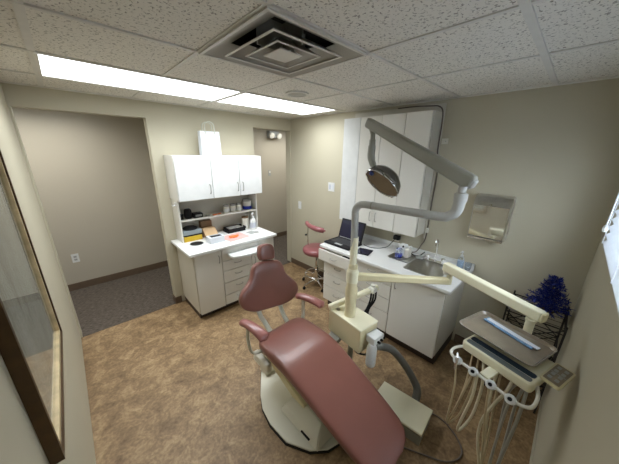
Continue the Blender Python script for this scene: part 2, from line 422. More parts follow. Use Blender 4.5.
# ------------------------------------------------------------------ window with blind
win = struct('window_1', box(WX0, WX1, YW-.075, YW-.070, WZ0, WZ1), M['glass'])
b = bm_new()
for a in ((WX0, WX0+.04, WZ0, WZ1), (WX1-.04, WX1, WZ0, WZ1), (WX0, WX1, WZ0, WZ0+.04), (WX0, WX1, WZ1-.04, WZ1), ((WX0+WX1)/2-.02, (WX0+WX1)/2+.02, WZ0, WZ1)):
    add_box(b, a[0], a[1], YW-.095, YW-.05, a[2], a[3], bev=.003)
obj('window_frame', b, M['whiter'], win)
b = bm_new()
add_box(b, WX0-.01, WX1+.012, YW-.10, YW+.018, WZ0-.02, WZ0, bev=.004)
add_box(b, WX1, WX1+.012, YW-.1, YW+.012, WZ0, WZ1, bev=.003); add_box(b, WX0-.012, WX0, YW-.1, YW+.012, WZ0, WZ1, bev=.003)
add_box(b, WX0-.012, WX1+.012, YW-.1, YW+.012, WZ1, WZ1+.012, bev=.003)
obj('window_sill', b, M['whiter'], win)
bl = thing('window_blind', 'white horizontal slat blind hanging in the window', 'blind', ((WX0+WX1)/2, YW-.02, WZ0))
obj('headrail', box(WX0+.02, WX1-.02, YW-.03, YW+.036, WZ1-.05, WZ1-.005, bev=.004), M['blind'], bl)
z = WZ0+.03
while z < WZ1-.06:
    rot = Matrix.Rotation(math.radians(-46), 3, 'X')
    obj('slat', box(WX0+.02, WX1-.015, YW-.022, YW+.034, z-.0015, z+.0015, rot=rot), M['blind'], bl)
    z += .045
obj('bottom_rail', box(WX0+.02, WX1-.015, YW-.04, YW, WZ0+.003, WZ0+.016, bev=.003), M['blind'], bl)
for xx in (WX1-.06, (WX0+WX1)/2, WX0+.1):
    b = tube([(xx, YW+.030, WZ0+.01), (xx, YW+.030, WZ1-.03)], .0015, seg=6, smooth=False); obj('ladder_cord', b, M['blind'], bl)
obj('wand', tube([(WX1-.03, YW+.036, WZ0+.10), (WX1-.03, YW+.034, WZ1-.04)], .004, seg=8, smooth=False), M['blind'], bl)
b = bm_new(); add_lathe(b, [(0, -.02), (.010, -.018), (.013, 0), (.009, .018), (0, .02)], (WX1-.03, YW+.036, WZ0+.09)); obj('wand_grip', b, M['whiter'], bl)
# ================================================================== handles, doors
def handle_v(x, y, z, n, L=.085):
    """D handle on a face; n = outward direction (2-vector)"""
    o = .024
    return tube([(x, y, z+L/2), (x+n[0]*o*.8, y+n[1]*o*.8, z+L/2-.006), (x+n[0]*o, y+n[1]*o, z), (x+n[0]*o*.8, y+n[1]*o*.8, z-L/2+.006), (x, y, z-L/2)], .0042, seg=8, k=4)
def handle_h(x, y, z, n, L=.085):
    o = .024; t = (-n[1], n[0])
    P = []
    for s, q in ((-1, 0), (-.85, .8), (0, 1), (.85, .8), (1, 0)):
        P.append((x+t[0]*s*L/2+n[0]*o*q, y+t[1]*s*L/2+n[1]*o*q, z-.004*(1-abs(s))))
    return tube(P, .0042, seg=8, k=4)
CT = .845   # counter top height
# ------------------------------------------------------------------ left unit
fy = -.585; cb = .085
cab = thing('base_cabinet', 'white base cabinet with one door and a bank of drawers between the doorways', 'cabinet', (-1.31, -.3, 0))
obj('body', box(-1.812, -.79, fy+.034, -.003, cb, CT-.035, bev=.002), M['lamside'], cab)
obj('toe_kick', box(-1.80, -.80, fy+.075, -.003, 0, cb), M['kick'], cab)
g = .004
d = obj('door', box(-1.810+g, -1.512-g, fy, fy+.018, cb, .795, bev=.002), M['lam'], cab)
obj('handle', handle_v(-1.548, fy, .70, (0, -1)), M['handle'], d)
dz = [.795, .655, .525, .375, .215, cb]
for k in range(5):
    if k == 0: d = obj('drawer', box(-1.512+g, -1.03-g, fy, fy+.018, dz[k+1]+g, dz[k], bev=.002), M['lam'], cab)
    else:
        d = obj('drawer', box(-1.512+g, -1.128-g, fy, fy+.018, dz[k+1]+g, dz[k]-g, bev=.002), M['lam'], cab)
        obj('handle', handle_h(-1.32, fy, (dz[k]+dz[k+1])/2+.02, (0, -1)), M['handle'], d)
d = obj('drawer', box(-1.03+g, -.792, fy, fy+.018, dz[1]+g, dz[0], bev=.002), M['lam'], cab)
d = obj('door', box(-1.128+g, -.792, fy, fy+.018, cb, dz[1]-g, bev=.002), M['lam'], cab)
obj('handle', handle_v(-1.09, fy, .56, (0, -1)), M['handle'], d)
# pull-out writing slide: curved front
poly = [(-1.44, fy+.01), (-1.44, fy-.08), (-1.43, fy-.12), (-1.36, fy-.155), (-1.24, fy-.175), (-1.12, fy-.17), (-1.01, fy-.14), (-.94, fy-.09), (-.915, fy-.03), (-.915, fy+.01)]
obj('pull_out_slide', prism(poly, .710, .740, bev=.006), M['whiter'], cab, label='white curved pull out slide')
ctl = box(-1.862, -.762, -.622, -.001, CT-.032, CT, bev=.006, seg=3); add_box(ctl, -1.79, -.80, -.014, -.001, CT, CT+.0)if 0 else None
tag(obj('countertop', ctl, M['ctop']), 'white laminate countertop on the base cabinet between the doorways', 'countertop')
# wall cabinet
wy = -.335; wz0, wz1 = 1.345, 1.815
wc = thing('wall_cabinet', 'white three door wall cabinet hung between the doorways', 'cabinet', (-1.285, -.17, wz0))
obj('body', box(-1.80, -.77, wy+.034, -.001, wz0, wz1, bev=.002), M['lam'], wc)
xe = [-1.80, -1.425, -1.085, -.77]
for k in range(3):
    d = obj('door', box(xe[k]+.0025, xe[k+1]-.0025, wy, wy+.017, wz0+.001, wz1-.001, bev=.0025), M['whiter'], wc)
    hx = xe[k+1]-.035 if k < 2 else xe[k]+.035
    obj('handle', handle_v(hx, wy, wz0+.11, (0, -1), L=.10), M['handle'], d)
# hutch
hu = thing('hutch_shelf', 'open white shelf unit standing on the left countertop', 'shelf', (-1.28, -.1, CT))
obj('side_panel', box(-1.79, -1.774, -.21, -.001, CT, wz0-.001, bev=.001), M['lam'], hu)
obj('side_panel', box(-.80, -.784, -.21, -.001, CT, wz0-.001, bev=.001), M['lam'], hu)
obj('back_panel', box(-1.774, -.80, -.010, -.001, CT, wz0-.001), M['lamside'], hu)
obj('shelf', box(-1.774, -.80, -.205, -.010, 1.090, 1.106, bev=.001), M['lam'], hu)
# --- things on the hutch and counter
# paper bag
bx0, bx1, by0, by1, bz0, bz1 = -1.447, -1.228, -.20, -.11, wz1, 2.075
bag = thing('paper_bag', 'white paper carrier bag standing on top of the wall cabinet', 'bag', ((bx0+bx1)/2, -.155, bz0))
b = add_loft(bm_new(), [[(bx0, by0, bz0), (bx1, by0, bz0), (bx1, by1, bz0), (bx0, by1, bz0)],
                        [(bx0, by0, bz0+.1), (bx1, by0, bz0+.1), (bx1-.004, (by0+by1)/2, bz0+.1), (bx1, by1, bz0+.1), ][:0] or [(bx0, by0, bz0+.12), (bx1, by0, bz0+.12), (bx1, by1, bz0+.12), (bx0, by1, bz0+.12)],
                        [(bx0, by0+.012, bz1), (bx1, by0+.012, bz1), (bx1, by1-.012, bz1), (bx0, by1-.012, bz1)]])
obj('body', b, M['paper'], bag, smooth=False)
mx = (bx0+bx1)/2
for s in (by0+.008, by1-.008):
    obj('handle', tube([(mx-.05, s, bz1-.03), (mx-.055, s, bz1+.03), (mx-.045, s, bz1+.08), (mx, s, bz1+.10), (mx+.045, s, bz1+.08), (mx+.055, s, bz1+.03), (mx+.05, s, bz1-.03)], .005, seg=8), M['mat'], bag, label='pale twisted paper handle')
b = bm_new()
for zz, x0_, x1_ in ((.150, .02, .17), (.095, .03, .19), (.088, .03, .12), (.070, .03, .19), (.045, .05, .16)):
    add_box(b, bx0+x0_, bx0+x1_, by0+.0055-.0065-.001, by0+.003, bz0+zz, bz0+zz+.006)
obj('printed_lines', b, M['papergrey'], bag)
# on shelf, z 1.106
SZ = 1.106
tag(obj('camera_case', lathe([(0, 0), (.036, 0), (.042, .02), (.042, .09), (.036, .11), (.02, .118), (0, .12)], (-1.665, -.12, SZ), seg=16), M['dark']), 'black rounded case on the shelf, tallest black item there', 'case')
t = thing('black_cup', 'small black cup at the left end of the shelf', 'cup', (-1.74, -.13, SZ))
obj('body', lathe([(0, 0), (.022, 0), (.027, .06), (.024, .06), (.02, .006), (0, .006)], (-1.742, -.13, SZ)), M['dark'], t)
obj('pen', tube([(-1.742, -.13, SZ+.01), (-1.725, -.13, SZ+.12)], .004, seg=6, smooth=False), M['greyblue'], t)
t = thing('label_printer', 'small black and grey box device beside the black case on the shelf', 'device', (-1.56, -.13, SZ))
obj('body', box(-1.615, -1.51, -.17, -.08, SZ, SZ+.055, bev=.006), M['dark'], t)
obj('front_panel', box(-1.60, -1.525, -.174, -.169, SZ+.015, SZ+.040, bev=.002), M['greyplastic'], t)
for i, (x, y) in enumerate(((-1.44, -.14), (-1.36, -.16), (-1.30, -.15))):
    o = tag(obj('plastic_tray_item', box(x-.03, x+.03, y-.012, y+.012, SZ, SZ+.012, bev=.004, rot=Matrix.Rotation(.3*i, 3, 'Z')), M['orange'] if i else M['greyplastic']),
        ['grey flat strip lying mid shelf', 'orange flat strip in the middle of the shelf', 'orange flat strip on the shelf nearest the paper cups'][i], 'clip')
def cup(x, label, h=.105, r=.040):
    t = thing('specimen_jar', label, 'jar', (x, -.13, SZ), 'white jars on the hutch shelf')
    obj('body', lathe([(0, 0), (r*.9, 0), (r, .01), (r, h*.7), (r*.8, h*.78), (0, h*.78)], (x, -.13, SZ), seg=20), M['white'], t)
    obj('lid', lathe([(0, h*.78), (r*.86, h*.78), (r*.86, h), (r*.8, h*1.03), (0, h*1.03)], (x, -.13, SZ), seg=20), M['greyplastic'], t, label='dark grey lid')
    b = lathe([(r+.0005, .012), (r+.001, .02), (r+.001, h*.45), (r+.0005, h*.5)], (x, -.13, SZ), seg=20); obj('band', b, M['whiter'], t)
    return t
j0 = cup(-1.195, 'white jar with dark lid on the shelf, leftmost of the three jars')
copy_thing(j0, (-1.105, -.13, SZ), 'white jar with dark lid on the shelf, middle of the three jars')
copy_thing(j0, (-1.020, -.13, SZ), 'white jar with dark lid on the shelf, beside the white and blue tub')
t = thing('wipes_tub', 'tall white tub with deep blue lower band at right end of shelf', 'tub', (-.88, -.12, SZ))
obj('body', lathe([(0, 0), (.058, 0), (.060, .01), (.058, .115), (0, .115)], (-.885, -.115, SZ)), M['whiter'], t)
obj('lid', lathe([(0, .115), (.060, .115), (.060, .132), (.05, .137), (0, .137)], (-.885, -.115, SZ)), M['greyplastic'], t)
obj('label_band', lathe([(.0605, .008), (.0615, .012), (.0605, .05), (.06, .052)], (-.885, -.115, SZ)), M['blue'], t)
# book/box stack at left of counter
tag(obj('yellow_box', box(-1.765, -1.56, -.20, -.03, CT, CT+.06, bev=.003), M['yellow']), 'yellow cardboard box on the counter at the bottom of the stack', 'box')
tag(obj('grey_box', box(-1.76, -1.55, -.195, -.03, CT+.06, CT+.078, bev=.004), M['dark']), 'thin black case lying on the yellow box', 'case')
tag(obj('glove_box', box(-1.765, -1.555, -.195, -.03, CT+.078, CT+.128, bev=.003), M['greyblue']), 'pale grey blue box stacked above the yellow box', 'box')
t = thing('black_pouch', 'flat black rounded pouch topmost of the stack under the shelf', 'pouch', (-1.66, -.11, CT+.128))
obj('body', lathe([(0, 0), (.075, 0), (.085, .012), (.06, .028), (.0, .034)], (-1.66, -.11, CT+.128), seg=24), M['dark'], t)
# kraft folder leaning
t = thing('cardboard_box', 'open tan cardboard box with its flap up beneath the shelf', 'box', (-1.46, -.1, CT))
obj('body', box(-1.53, -1.385, -.16, -.03, CT, CT+.11, bev=.002), M['kraft'], t)
obj('flap', beam((-1.457, -.155, CT+.112), (-1.472, -.29, CT+.045), .15, .004, bev=.001), M['kraft'], t, label='tan open flap hanging forward')
obj('inside', box(-1.525, -1.39, -.10, -.032, CT+.11, CT+.19, bev=.001), M['kraftdark'], t, label='brown back flap')
# tissue box
t = thing('glove_dispenser', 'white box with dark slot opening at the counter front', 'box', (-1.47, -.40, CT))
R = Matrix.Rotation(.05, 3, 'Z')
obj('body', box(-1.568, -1.395, -.45, -.33, CT, CT+.072, bev=.003, rot=R), M['paper'], t)
obj('slot', box(-1.545, -1.415, -.43, -.38, CT+.0715, CT+.075, bev=.001, rot=R), M['dark'], t, label='black slot opening')
obj('slot_flap', box(-1.54, -1.42, -.375, -.345, CT+.0725, CT+.0765, bev=.001, rot=R), M['greyplastic'], t)
# disc
t = thing('black_disc', 'flat round black disc lying on the counter by the yellow box', 'disc', (-1.675, -.32, CT))
obj('body', lathe([(0, 0), (.070, 0), (.073, .002), (.070, .004), (.058, .003), (0, .003)], (-1.675, -.32, CT), seg=32), M['dark'], t)
obj('rim', lathe([(.073, 0), (.077, .0015), (.073, .005), (.070, .004)], (-1.675, -.32, CT), seg=32), M['greyplastic'], t)
# trays / keyboards
def tray_bm(z, sh):
    b = bm_new()
    add_box(b, -1.235+sh, -.985+sh, -.215, -.06, z, z+.006, bev=.002)
    for a in ((-1.235, -.985, -.215, -.210), (-1.235, -.985, -.065, -.06), (-1.235, -1.230, -.215, -.06), (-.990, -.985, -.215, -.06)):
        add_box(b, a[0]+sh, a[1]+sh, a[2], a[3], z, z+.028, bev=.001)
    return b
tag(obj('instrument_cassette', tray_bm(CT, 0), M['dark']), 'black shallow tray on the counter beneath the shelf, lower one', 'tray')
t = thing('instrument_cassette', 'black shallow tray with grey strips, stacked on the other', 'tray', (-1.11, -.13, CT+.028))
obj('body', tray_bm(CT+.028, .008), M['dark'], t)
for k in range(4): obj('instrument', box(-1.20, -1.01, -.19+.033*k, -.178+.033*k, CT+.036+.006, CT+.052, bev=.003), M['steel'], t)
# pink paper with orange things
tag(obj('pink_paper', box(-1.37, -1.09, -.50, -.27, CT+.0005, CT+.004, rot=Matrix.Rotation(.12, 3, 'Z')), M['pinkpaper']), 'sheet of pale pink paper lying at the counter front', 'paper')
b = bm_new(); random.seed(3)
pts = []
for k in range(26):
    a = k*2.4; r = .018+.03*((k*7) % 5)/5
    pts.append((-1.235+math.cos(a)*r*1.8, -.39+math.sin(a)*r, CT+.008+.012*((k*3) % 4)/3))
add_tube(b, pts, .006, seg=6, k=3)
tag(obj('orange_bands', b, M['orange']), 'tangle of orange rubber bands on the pink paper', 'rubber bands', kind='stuff')
b = box(-1.03, -.92, -.40, -.31, CT, CT+.006, bev=.002, rot=Matrix.Rotation(.3, 3, 'Z')); add_box(b, -.99, -.90, -.42, -.35, CT+.004, CT+.011, bev=.003, rot=Matrix.Rotation(-.2, 3, 'Z'))
tag(obj('instrument_tray', b, M['greyplastic']), 'small flat grey plate in front of the pump bottle', 'plate')
# jar & pump
t = thing('white_canister', 'white canister behind the pump bottle', 'canister', (-.935, -.13, CT))
obj('body', lathe([(0, 0), (.048, 0), (.050, .005), (.050, .15), (0, .15)], (-.935, -.13, CT)), M['white'], t)
obj('lid', lathe([(0, .15), (.046, .15), (.046, .168), (0, .17)], (-.935, -.13, CT)), M['kraftdark'], t, label='brown lid')
t = thing('pump_bottle', 'clear white pump bottle on the left counter', 'bottle', (-.88, -.23, CT))
obj('body', lathe([(0, 0), (.040, 0), (.043, .008), (.043, .12), (.030, .145), (.014, .155), (0, .155)], (-.88, -.24, CT)), M['whiter'], t)
obj('pump', add_tube(lathe([(0, .155), (.016, .155), (.016, .18), (.007, .183), (.006, .215), (.014, .218), (.014, .232), (0, .234)], (-.88, -.24, CT)), [(-.88, -.24, CT+.226), (-.905, -.265, CT+.226), (-.915, -.275, CT+.212)], .006, seg=8), M['whiter'], t)
obj('label_band', lathe([(.0435, .03), (.0445, .032), (.0445, .10), (.0435, .102)], (-.88, -.24, CT)), M['papergrey'], t, label='pale grey printed wrap')
# ------------------------------------------------------------------ right wall unit
rx = -.22; rz0, rz1 = 1.072, 2.228
rc = thing('wall_cabinet', 'tall white four door wall cabinet above the sink counter', 'cabinet', (-.11, -1.70, rz0))
obj('body', box(rx+.034, -.001, -2.186, -1.210, rz0, rz1, bev=.002), M['lamside'], rc)
ye = [-1.210, -1.436, -1.693, -1.944, -2.186]
for k in range(4):
    d = obj('door', box(rx, rx+.017, ye[k+1]+.0025, ye[k]-.0025, rz0+.001, rz1-.001, bev=.002), M['whiter'] if k == 0 else M['lam'], rc)
    if k == 1: obj('handle', handle_v(rx, ye[2]+.035, rz0+.12, (-1, 0), L=.10), M['handle'], d)
    if k == 2: obj('handle', handle_v(rx, ye[2]-.035, rz0+.12, (-1, 0), L=.10), M['handle'], d)
b = box(-.022, -.001, -2.205, -2.188, rz0-.05, rz1+.075, bev=.002); add_box(b, -.020, -.001, -2.205, -1.21, rz1+.002, rz1+.075, bev=.002)
struct('trim_3', b, M['lamside'])
rf = -.575; rb = .13
bc = thing('base_cabinet', 'white sink base cabinet with drawers along the right wall', 'cabinet', (-.3, -1.97, 0))
b = box(rf+.034, -.003, -2.642, -1.30, rb, .68, bev=.002); add_box(b, rf+.034, -.003, -2.20, -1.30, .67, CT-.035, bev=.002)
add_box(b, rf+.034, -.003, -2.642, -2.575, .67, CT-.035, bev=.002); add_box(b, rf+.034, -.53, -2.60, -2.19, .67, CT-.035, bev=.002)
obj('body', b, M['lamside'], bc)
obj('toe_kick', box(rf+.09, -.003, -2.636, -1.31, 0, rb), M['kick'], bc)
rz = [.80, .66, .49, .325, rb]
y0c, y1c, y2c, y3c = -1.302, -1.735, -2.178, -2.640
for col, (ya, yb) in enumerate(((y0c, y1c), (y1c, y2c))):
    zz = rz if col == 0 else [.80, .655, .505, .355, rb]
    for k in range(4):
        if col == 0 and k == 0: continue
        d = obj('drawer', box(rf, rf+.018, yb+g, ya-g, zz[k+1]+g, zz[k]-(g if k else 0), bev=.002), M['lam'], bc)
        obj('handle', handle_h(rf, (ya+yb)/2, (zz[k]+zz[k+1])/2+.02, (-1, 0)), M['handle'], d)
# open top drawer
o_ = .085
d = obj('drawer', box(rf-o_, rf-o_+.018, y1c+g, y0c+.012, rz[1]+.02, rz[0]+.008, bev=.003), M['lam'], bc, label='top drawer standing slightly open')
obj('handle', handle_h(rf-o_, (y0c+y1c)/2, rz[1]+.085, (-1, 0)), M['handle'], d)
b = box(rf-o_+.018, rf+.3, y1c+.02, y0c-.01, rz[1]+.03, rz[1]+.038); add_box(b, rf-o_+.018, rf+.01, y1c+.02, y1c+.032, rz[1]+.038, rz[0]-.012); add_box(b, rf-o_+.018, rf+.01, y0c-.022, y0c-.01, rz[1]+.038, rz[0]-.012)
obj('drawer_box', b, M['lamside'], d)
d = obj('door', box(rf, rf+.018, y3c, y2c-g, rb, .80, bev=.002), M['lam'], bc)
obj('handle', handle_v(rf, y2c-.045, .70, (-1, 0)), M['handle'], d)
# counter with sink cut-out
cx0, cx1, cy0, cy1 = -.622, -.001, -2.69, -1.262
sx0, sx1, sy0, sy1 = -.485, -.185, -2.535, -2.235
b = bm_new()
add_box(b, cx0+.012, sx0, cy0+.012, cy1-.012, CT-.032, CT); add_box(b, sx1, cx1, cy0+.012, cy1-.012, CT-.032, CT)
add_box(b, sx0, sx1, cy0+.012, sy0, CT-.032, CT); add_box(b, sx0, sx1, sy1, cy1-.012, CT-.032, CT)
for a in ((cx0, cx0+.02, cy0, cy1), (cx0, cx1, cy1-.02, cy1), (cx0, cx1, cy0, cy0+.02)):
    add_box(b, *a, CT-.032, CT+.0003, bev=.007, seg=3)
add_box(b, -.016, -.001, cy0, cy1, CT, CT+.045, bev=.003)
tag(obj('countertop', b, M['ctop']), 'white laminate sink countertop with low backsplash on the right wall', 'countertop')
# sink
def rrect(x0, x1, y0, y1, r, z, n=5):
    out = []
    for cx, cy, a0 in ((x1-r, y1-r, 0), (x0+r, y1-r, PI/2), (x0+r, y0+r, PI), (x1-r, y0+r, 3*PI/2)):
        for k in range(n+1):
            a = a0+PI/2*k/n; out.append((cx+r*math.cos(a), cy+r*math.sin(a), z))
    return out
sk = thing('sink', 'rectangular stainless steel sink set in the right counter', 'sink', (-.33, -2.385, CT))
obj('rim', add_loft(bm_new(), [rrect(sx0-.012, -.105, sy0-.012, sy1+.012, .035, CT+.0008), rrect(sx0-.012, -.105, sy0-.012, sy1+.012, .035, CT+.005), rrect(sx0-.004, -.11, sy0-.004, sy1+.004, .033, CT+.006),
                               rrect(sx0+.008, sx1-.006, sy0+.008, sy1-.008, .03, CT+.003), rrect(sx0+.010, sx1-.008, sy0+.010, sy1-.010, .03, CT+.0008)], caps=False), M['steel'], sk)
obj('bowl', add_loft(bm_new(), [rrect(sx0+.009, sx1-.007, sy0+.009, sy1-.009, .03, CT+.002), rrect(sx0+.016, sx1-.014, sy0+.016, sy1-.016, .04, CT-.03), rrect(sx0+.024, sx1-.022, sy0+.024, sy1-.024, .045, CT-.12),
                                rrect(sx0+.05, sx1-.05, sy0+.05, sy1-.05, .04, CT-.14), rrect(sx0+.12, sx1-.12, sy0+.12, sy1-.12, .02, CT-.145)], caps=True), M['steel'], sk)
obj('drain', lathe([(0, 0), (.03, 0), (.032, .003), (.024, .004), (.02, .002), (0, .002)], ((sx0+sx1)/2, (sy0+sy1)/2, CT-.144)), M['chrome'], sk)
fa = thing('faucet', 'chrome gooseneck faucet with two handles behind the sink', 'faucet', (-.145, -2.385, CT+.005))
obj('base', box(-.168, -.118, -2.48, -2.29, CT+.0055, CT+.022, bev=.008), M['chrome'], fa)
obj('spout', tube([(-.143, -2.385, CT+.02), (-.143, -2.385, CT+.15), (-.146, -2.385, CT+.22), (-.165, -2.385, CT+.245), (-.195, -2.385, CT+.243), (-.210, -2.385, CT+.22), (-.212, -2.385, CT+.195)], .0075, seg=12), M['chrome'], fa)
for s in (-2.455, -2.315):
    b = lathe([(0, 0), (.016, 0), (.013, .02), (.018, .03), (.018, .042), (0, .046)], (-.143, s, CT+.02)); add_box(b, -.19, -.143, s-.006, s+.006, CT+.050, CT+.060, bev=.003)
    obj('tap_handle', b, M['chrome'], fa)
# soap
t = thing('soap_bottle', 'clear pump bottle of blue soap at the end of the sink counter', 'bottle', (-.09, -2.60, CT))
obj('body', lathe([(0, 0), (.026, 0), (.028, .006), (.028, .09), (.018, .11), (.010, .115), (0, .115)], (-.085, -2.59, CT), seg=20), M['clear'], t)
obj('soap', lathe([(0, .004), (.024, .004), (.024, .075), (0, .075)], (-.085, -2.59, CT), seg=20), mat('pale blue soap', (.40, .52, .68), .3), t)
obj('pump', add_tube(lathe([(0, .115), (.012, .115), (.012, .13), (.005, .132), (.005, .155), (.010, .157), (.010, .167), (0, .168)], (-.085, -2.59, CT), seg=14), [(-.085, -2.59, CT+.162), (-.115, -2.58, CT+.160)], .0045, seg=8, smooth=False), M['whiter'], t)
t = thing('plastic_cup', 'small clear plastic cup beside the soap bottle', 'cup', (-.08, -2.65, CT))
obj('body', lathe([(0, 0), (.022, 0), (.028, .065), (.0265, .065), (.0205, .003), (0, .003)], (-.075, -2.653, CT), seg=20), M['clear'], t)
# laptop
lp = thing('laptop', 'open black laptop standing on the right counter', 'laptop', (-.4, -1.43, CT))
LR = Matrix.Rotation(.03, 3, 'Z')
obj('base', box(-.545, -.285, -1.625, -1.262, CT+.001, CT+.024, bev=.006), M['dark'], lp)
obj('keyboard', box(-.475, -.315, -1.59, -1.30, CT+.0235, CT+.027, bev=.001), M['keys'], lp)
obj('touchpad', box(-.522, -.482, -1.50, -1.40, CT+.0238, CT+.0248, bev=.0005), M['greyplastic'], lp)
sc = obj('screen_lid', beam((-.292, -1.445, CT+.022), (-.225, -1.445, CT+.252), .345, .012, bev=.004, up=(1, 0, 0)), M['dark'], lp)
obj('display', beam((-.2955, -1.445, CT+.042), (-.240, -1.445, CT+.236), .305, .002, bev=.0, up=(1, 0, 0)), M['screen'], sc)
obj('webcam_strip', beam((-.2905, -1.445, CT+.030), (-.2870, -1.445, CT+.038), .30, .014, bev=.001, up=(1, 0, 0)), M['greyplastic'], sc)
t = thing('tablet', 'black tablet lying flat beside the laptop', 'tablet', (-.43, -1.74, CT))
R = Matrix.Rotation(.25, 3, 'Z')
obj('body', box(-.52, -.35, -1.83, -1.675, CT, CT+.009, bev=.003, rot=R), M['dark'], t)
obj('glass_face', box(-.505, -.365, -1.815, -1.69, CT+.009, CT+.0098, rot=R), M['screen'], t)
tag(obj('phone', box(rf-.062, rf-.005, -1.70, -1.60, rz[0]-.018, rz[0]-.004, bev=.004), M['dark']), 'black phone in the open top drawer under the laptop', 'phone')
# charger and cable
t = thing('power_outlet', 'wall outlet above the right counter with black adapter', 'outlet', (-.005, -1.88, .93))
obj('plate', box(-.007, -.0005, -1.925, -1.85, .905, 1.01, bev=.002), M['white'], t)
tag(obj('power_adapter', box(-.06, -.007, -1.945, -1.875, .935, .985, bev=.008), M['dark']), 'black plug adapter in the wall outlet above the right counter', 'adapter')
b = tube([(-.05, -1.90, .945), (-.09, -1.88, .90), (-.13, -1.86, CT+.015), (-.20, -1.82, CT+.005), (-.26, -1.76, CT+.004), (-.27, -1.70, CT+.004), (-.262, -1.635, CT+.008)], .004, seg=8)
tag(obj('charger_cable', b, M['dark']), 'thin black cable running from wall adapter to the laptop', 'cable')
# device tray with irrigator
t = thing('counter_tray', 'flat metal tray under the white device by the sink', 'tray', (-.27, -2.11, CT))
obj('body', add_loft(bm_new(), [rrect(-.365, -.165, -2.205, -2.005, .02, CT+.001), rrect(-.375, -.155, -2.215, -1.995, .02, CT+.012), rrect(-.370, -.160, -2.210, -2.0, .02, CT+.012), rrect(-.36, -.17, -2.20, -2.01, .02, CT+.003)]), M['steel'], t)
t = thing('ultrasonic_scaler', 'white dental scaler unit with blue bottle on the metal tray', 'device', (-.24, -2.09, CT+.01))
obj('body', box(-.25, -.18, -2.12, -2.05, CT+.004, CT+.13, bev=.012), M['whiter'], t)
obj('bottle', lathe([(0, 0), (.034, 0), (.036, .01), (.036, .07), (.03, .09), (0, .09)], (-.285, -2.075, CT+.004), seg=20), M['clear'], t)
obj('liquid', lathe([(0, .003), (.033, .003), (.033, .035), (0, .035)], (-.285, -2.075, CT+.004), seg=20), M['blue'], t)
obj('black_knob', box(-.262, -.249, -2.105, -2.09, CT+.105, CT+.125, bev=.003), M['dark'], t)
obj('cradle', box(-.26, -.18, -2.16, -2.12, CT+.004, CT+.10, bev=.006), M['white'], t)
obj('handpiece', tube([(-.22, -2.14, CT+.09), (-.24, -2.175, CT+.135)], .009, seg=10, smooth=False), M['whiter'], t)
b = tube([(-.19, -2.14, CT+.05), (-.16, -2.18, CT+.02), (-.12, -2.22, CT+.015), (-.07, -2.25, CT+.05)], .006, seg=8)
obj('hose', b, M['dark'], t)
tag(obj('sponge', box(-.20, -.12, -2.28, -2.22, CT+.0065, CT+.028, bev=.008), M['greyplastic']), 'grey pad on the sink rim beside the device', 'pad')
# conduit cable
b = tube([(-.03, -1.75, H-.035), (-.03, -1.90, H-.035), (-.03, -2.08, H-.045), (-.03, -2.15, H-.055), (-.03, -2.19, H-.10), (-.03, -2.20, H-.22), (-.028, -2.20, 1.9), (-.012, -2.222, 1.7), (-.012, -2.218, 1.4), (-.012, -2.215, 1.05), (-.03, -2.19, .95), (-.06, -2.16, CT+.03), (-.10, -2.13, CT+.02)], .0055, seg=8)
tag(obj('wall_cable', b, M['cordg']), 'dark grey cable running down the wall beside the tall cabinet', 'cable')
t = thing('cable_clip', 'small white clip plate on the wall beside the tall cabinet', 'clip', (-.005, -2.245, 1.98))
obj('plate', box(-.010, -.0005, -2.27, -2.215, 1.955, 2.005, bev=.002), M['white'], t)
obj('screw', lathe([(0, 0), (.004, 0), (.004, .002), (0, .003)], (-.010, -2.25, 1.98), seg=8, M3=Matrix.Rotation(-PI/2, 3, 'Y')), M['handle'], t)
tag(obj('cable_connector', box(-.03, -.003, -2.232, -2.207, 1.09, 1.14, bev=.004), M['white']), 'white cable clip at the bottom corner of the tall cabinet', 'clip')
# ------------------------------------------------------------------ towel dispenser on right wall
td = thing('towel_dispenser', 'brushed metal paper towel dispenser on the right wall', 'dispenser', (-.06, -2.72, 1.18))
b = bm_new()
prof = [(-.001, 1.170), (-.11, 1.175), (-.125, 1.20), (-.125, 1.42), (-.115, 1.50), (-.085, 1.535), (-.001, 1.545)]
add_loft(b, [[(x, yy, z) for x, z in prof] for yy in (-2.60, -2.865)])
bmesh.ops.bevel(b, geom=b.edges[:], offset=.006, segments=2, affect='EDGES')
obj('housing', b, M['steel'], td)
obj('cover', box(-.131, -.125, -2.855, -2.608, 1.195, 1.462, bev=.003), M['chrome'], td, label='mirror polished front cover')
b = box(-.133, -.118, -2.86, -2.605, 1.168, 1.185, bev=.004); obj('bottom_lip', b, M['chrome'], td)
obj('lock', lathe([(0, 0), (.008, 0), (.008, .006), (0, .007)], (-.131, -2.73, 1.475), seg=12, M3=Matrix.Rotation(-PI/2, 3, 'Y')), M['chrome'], td)
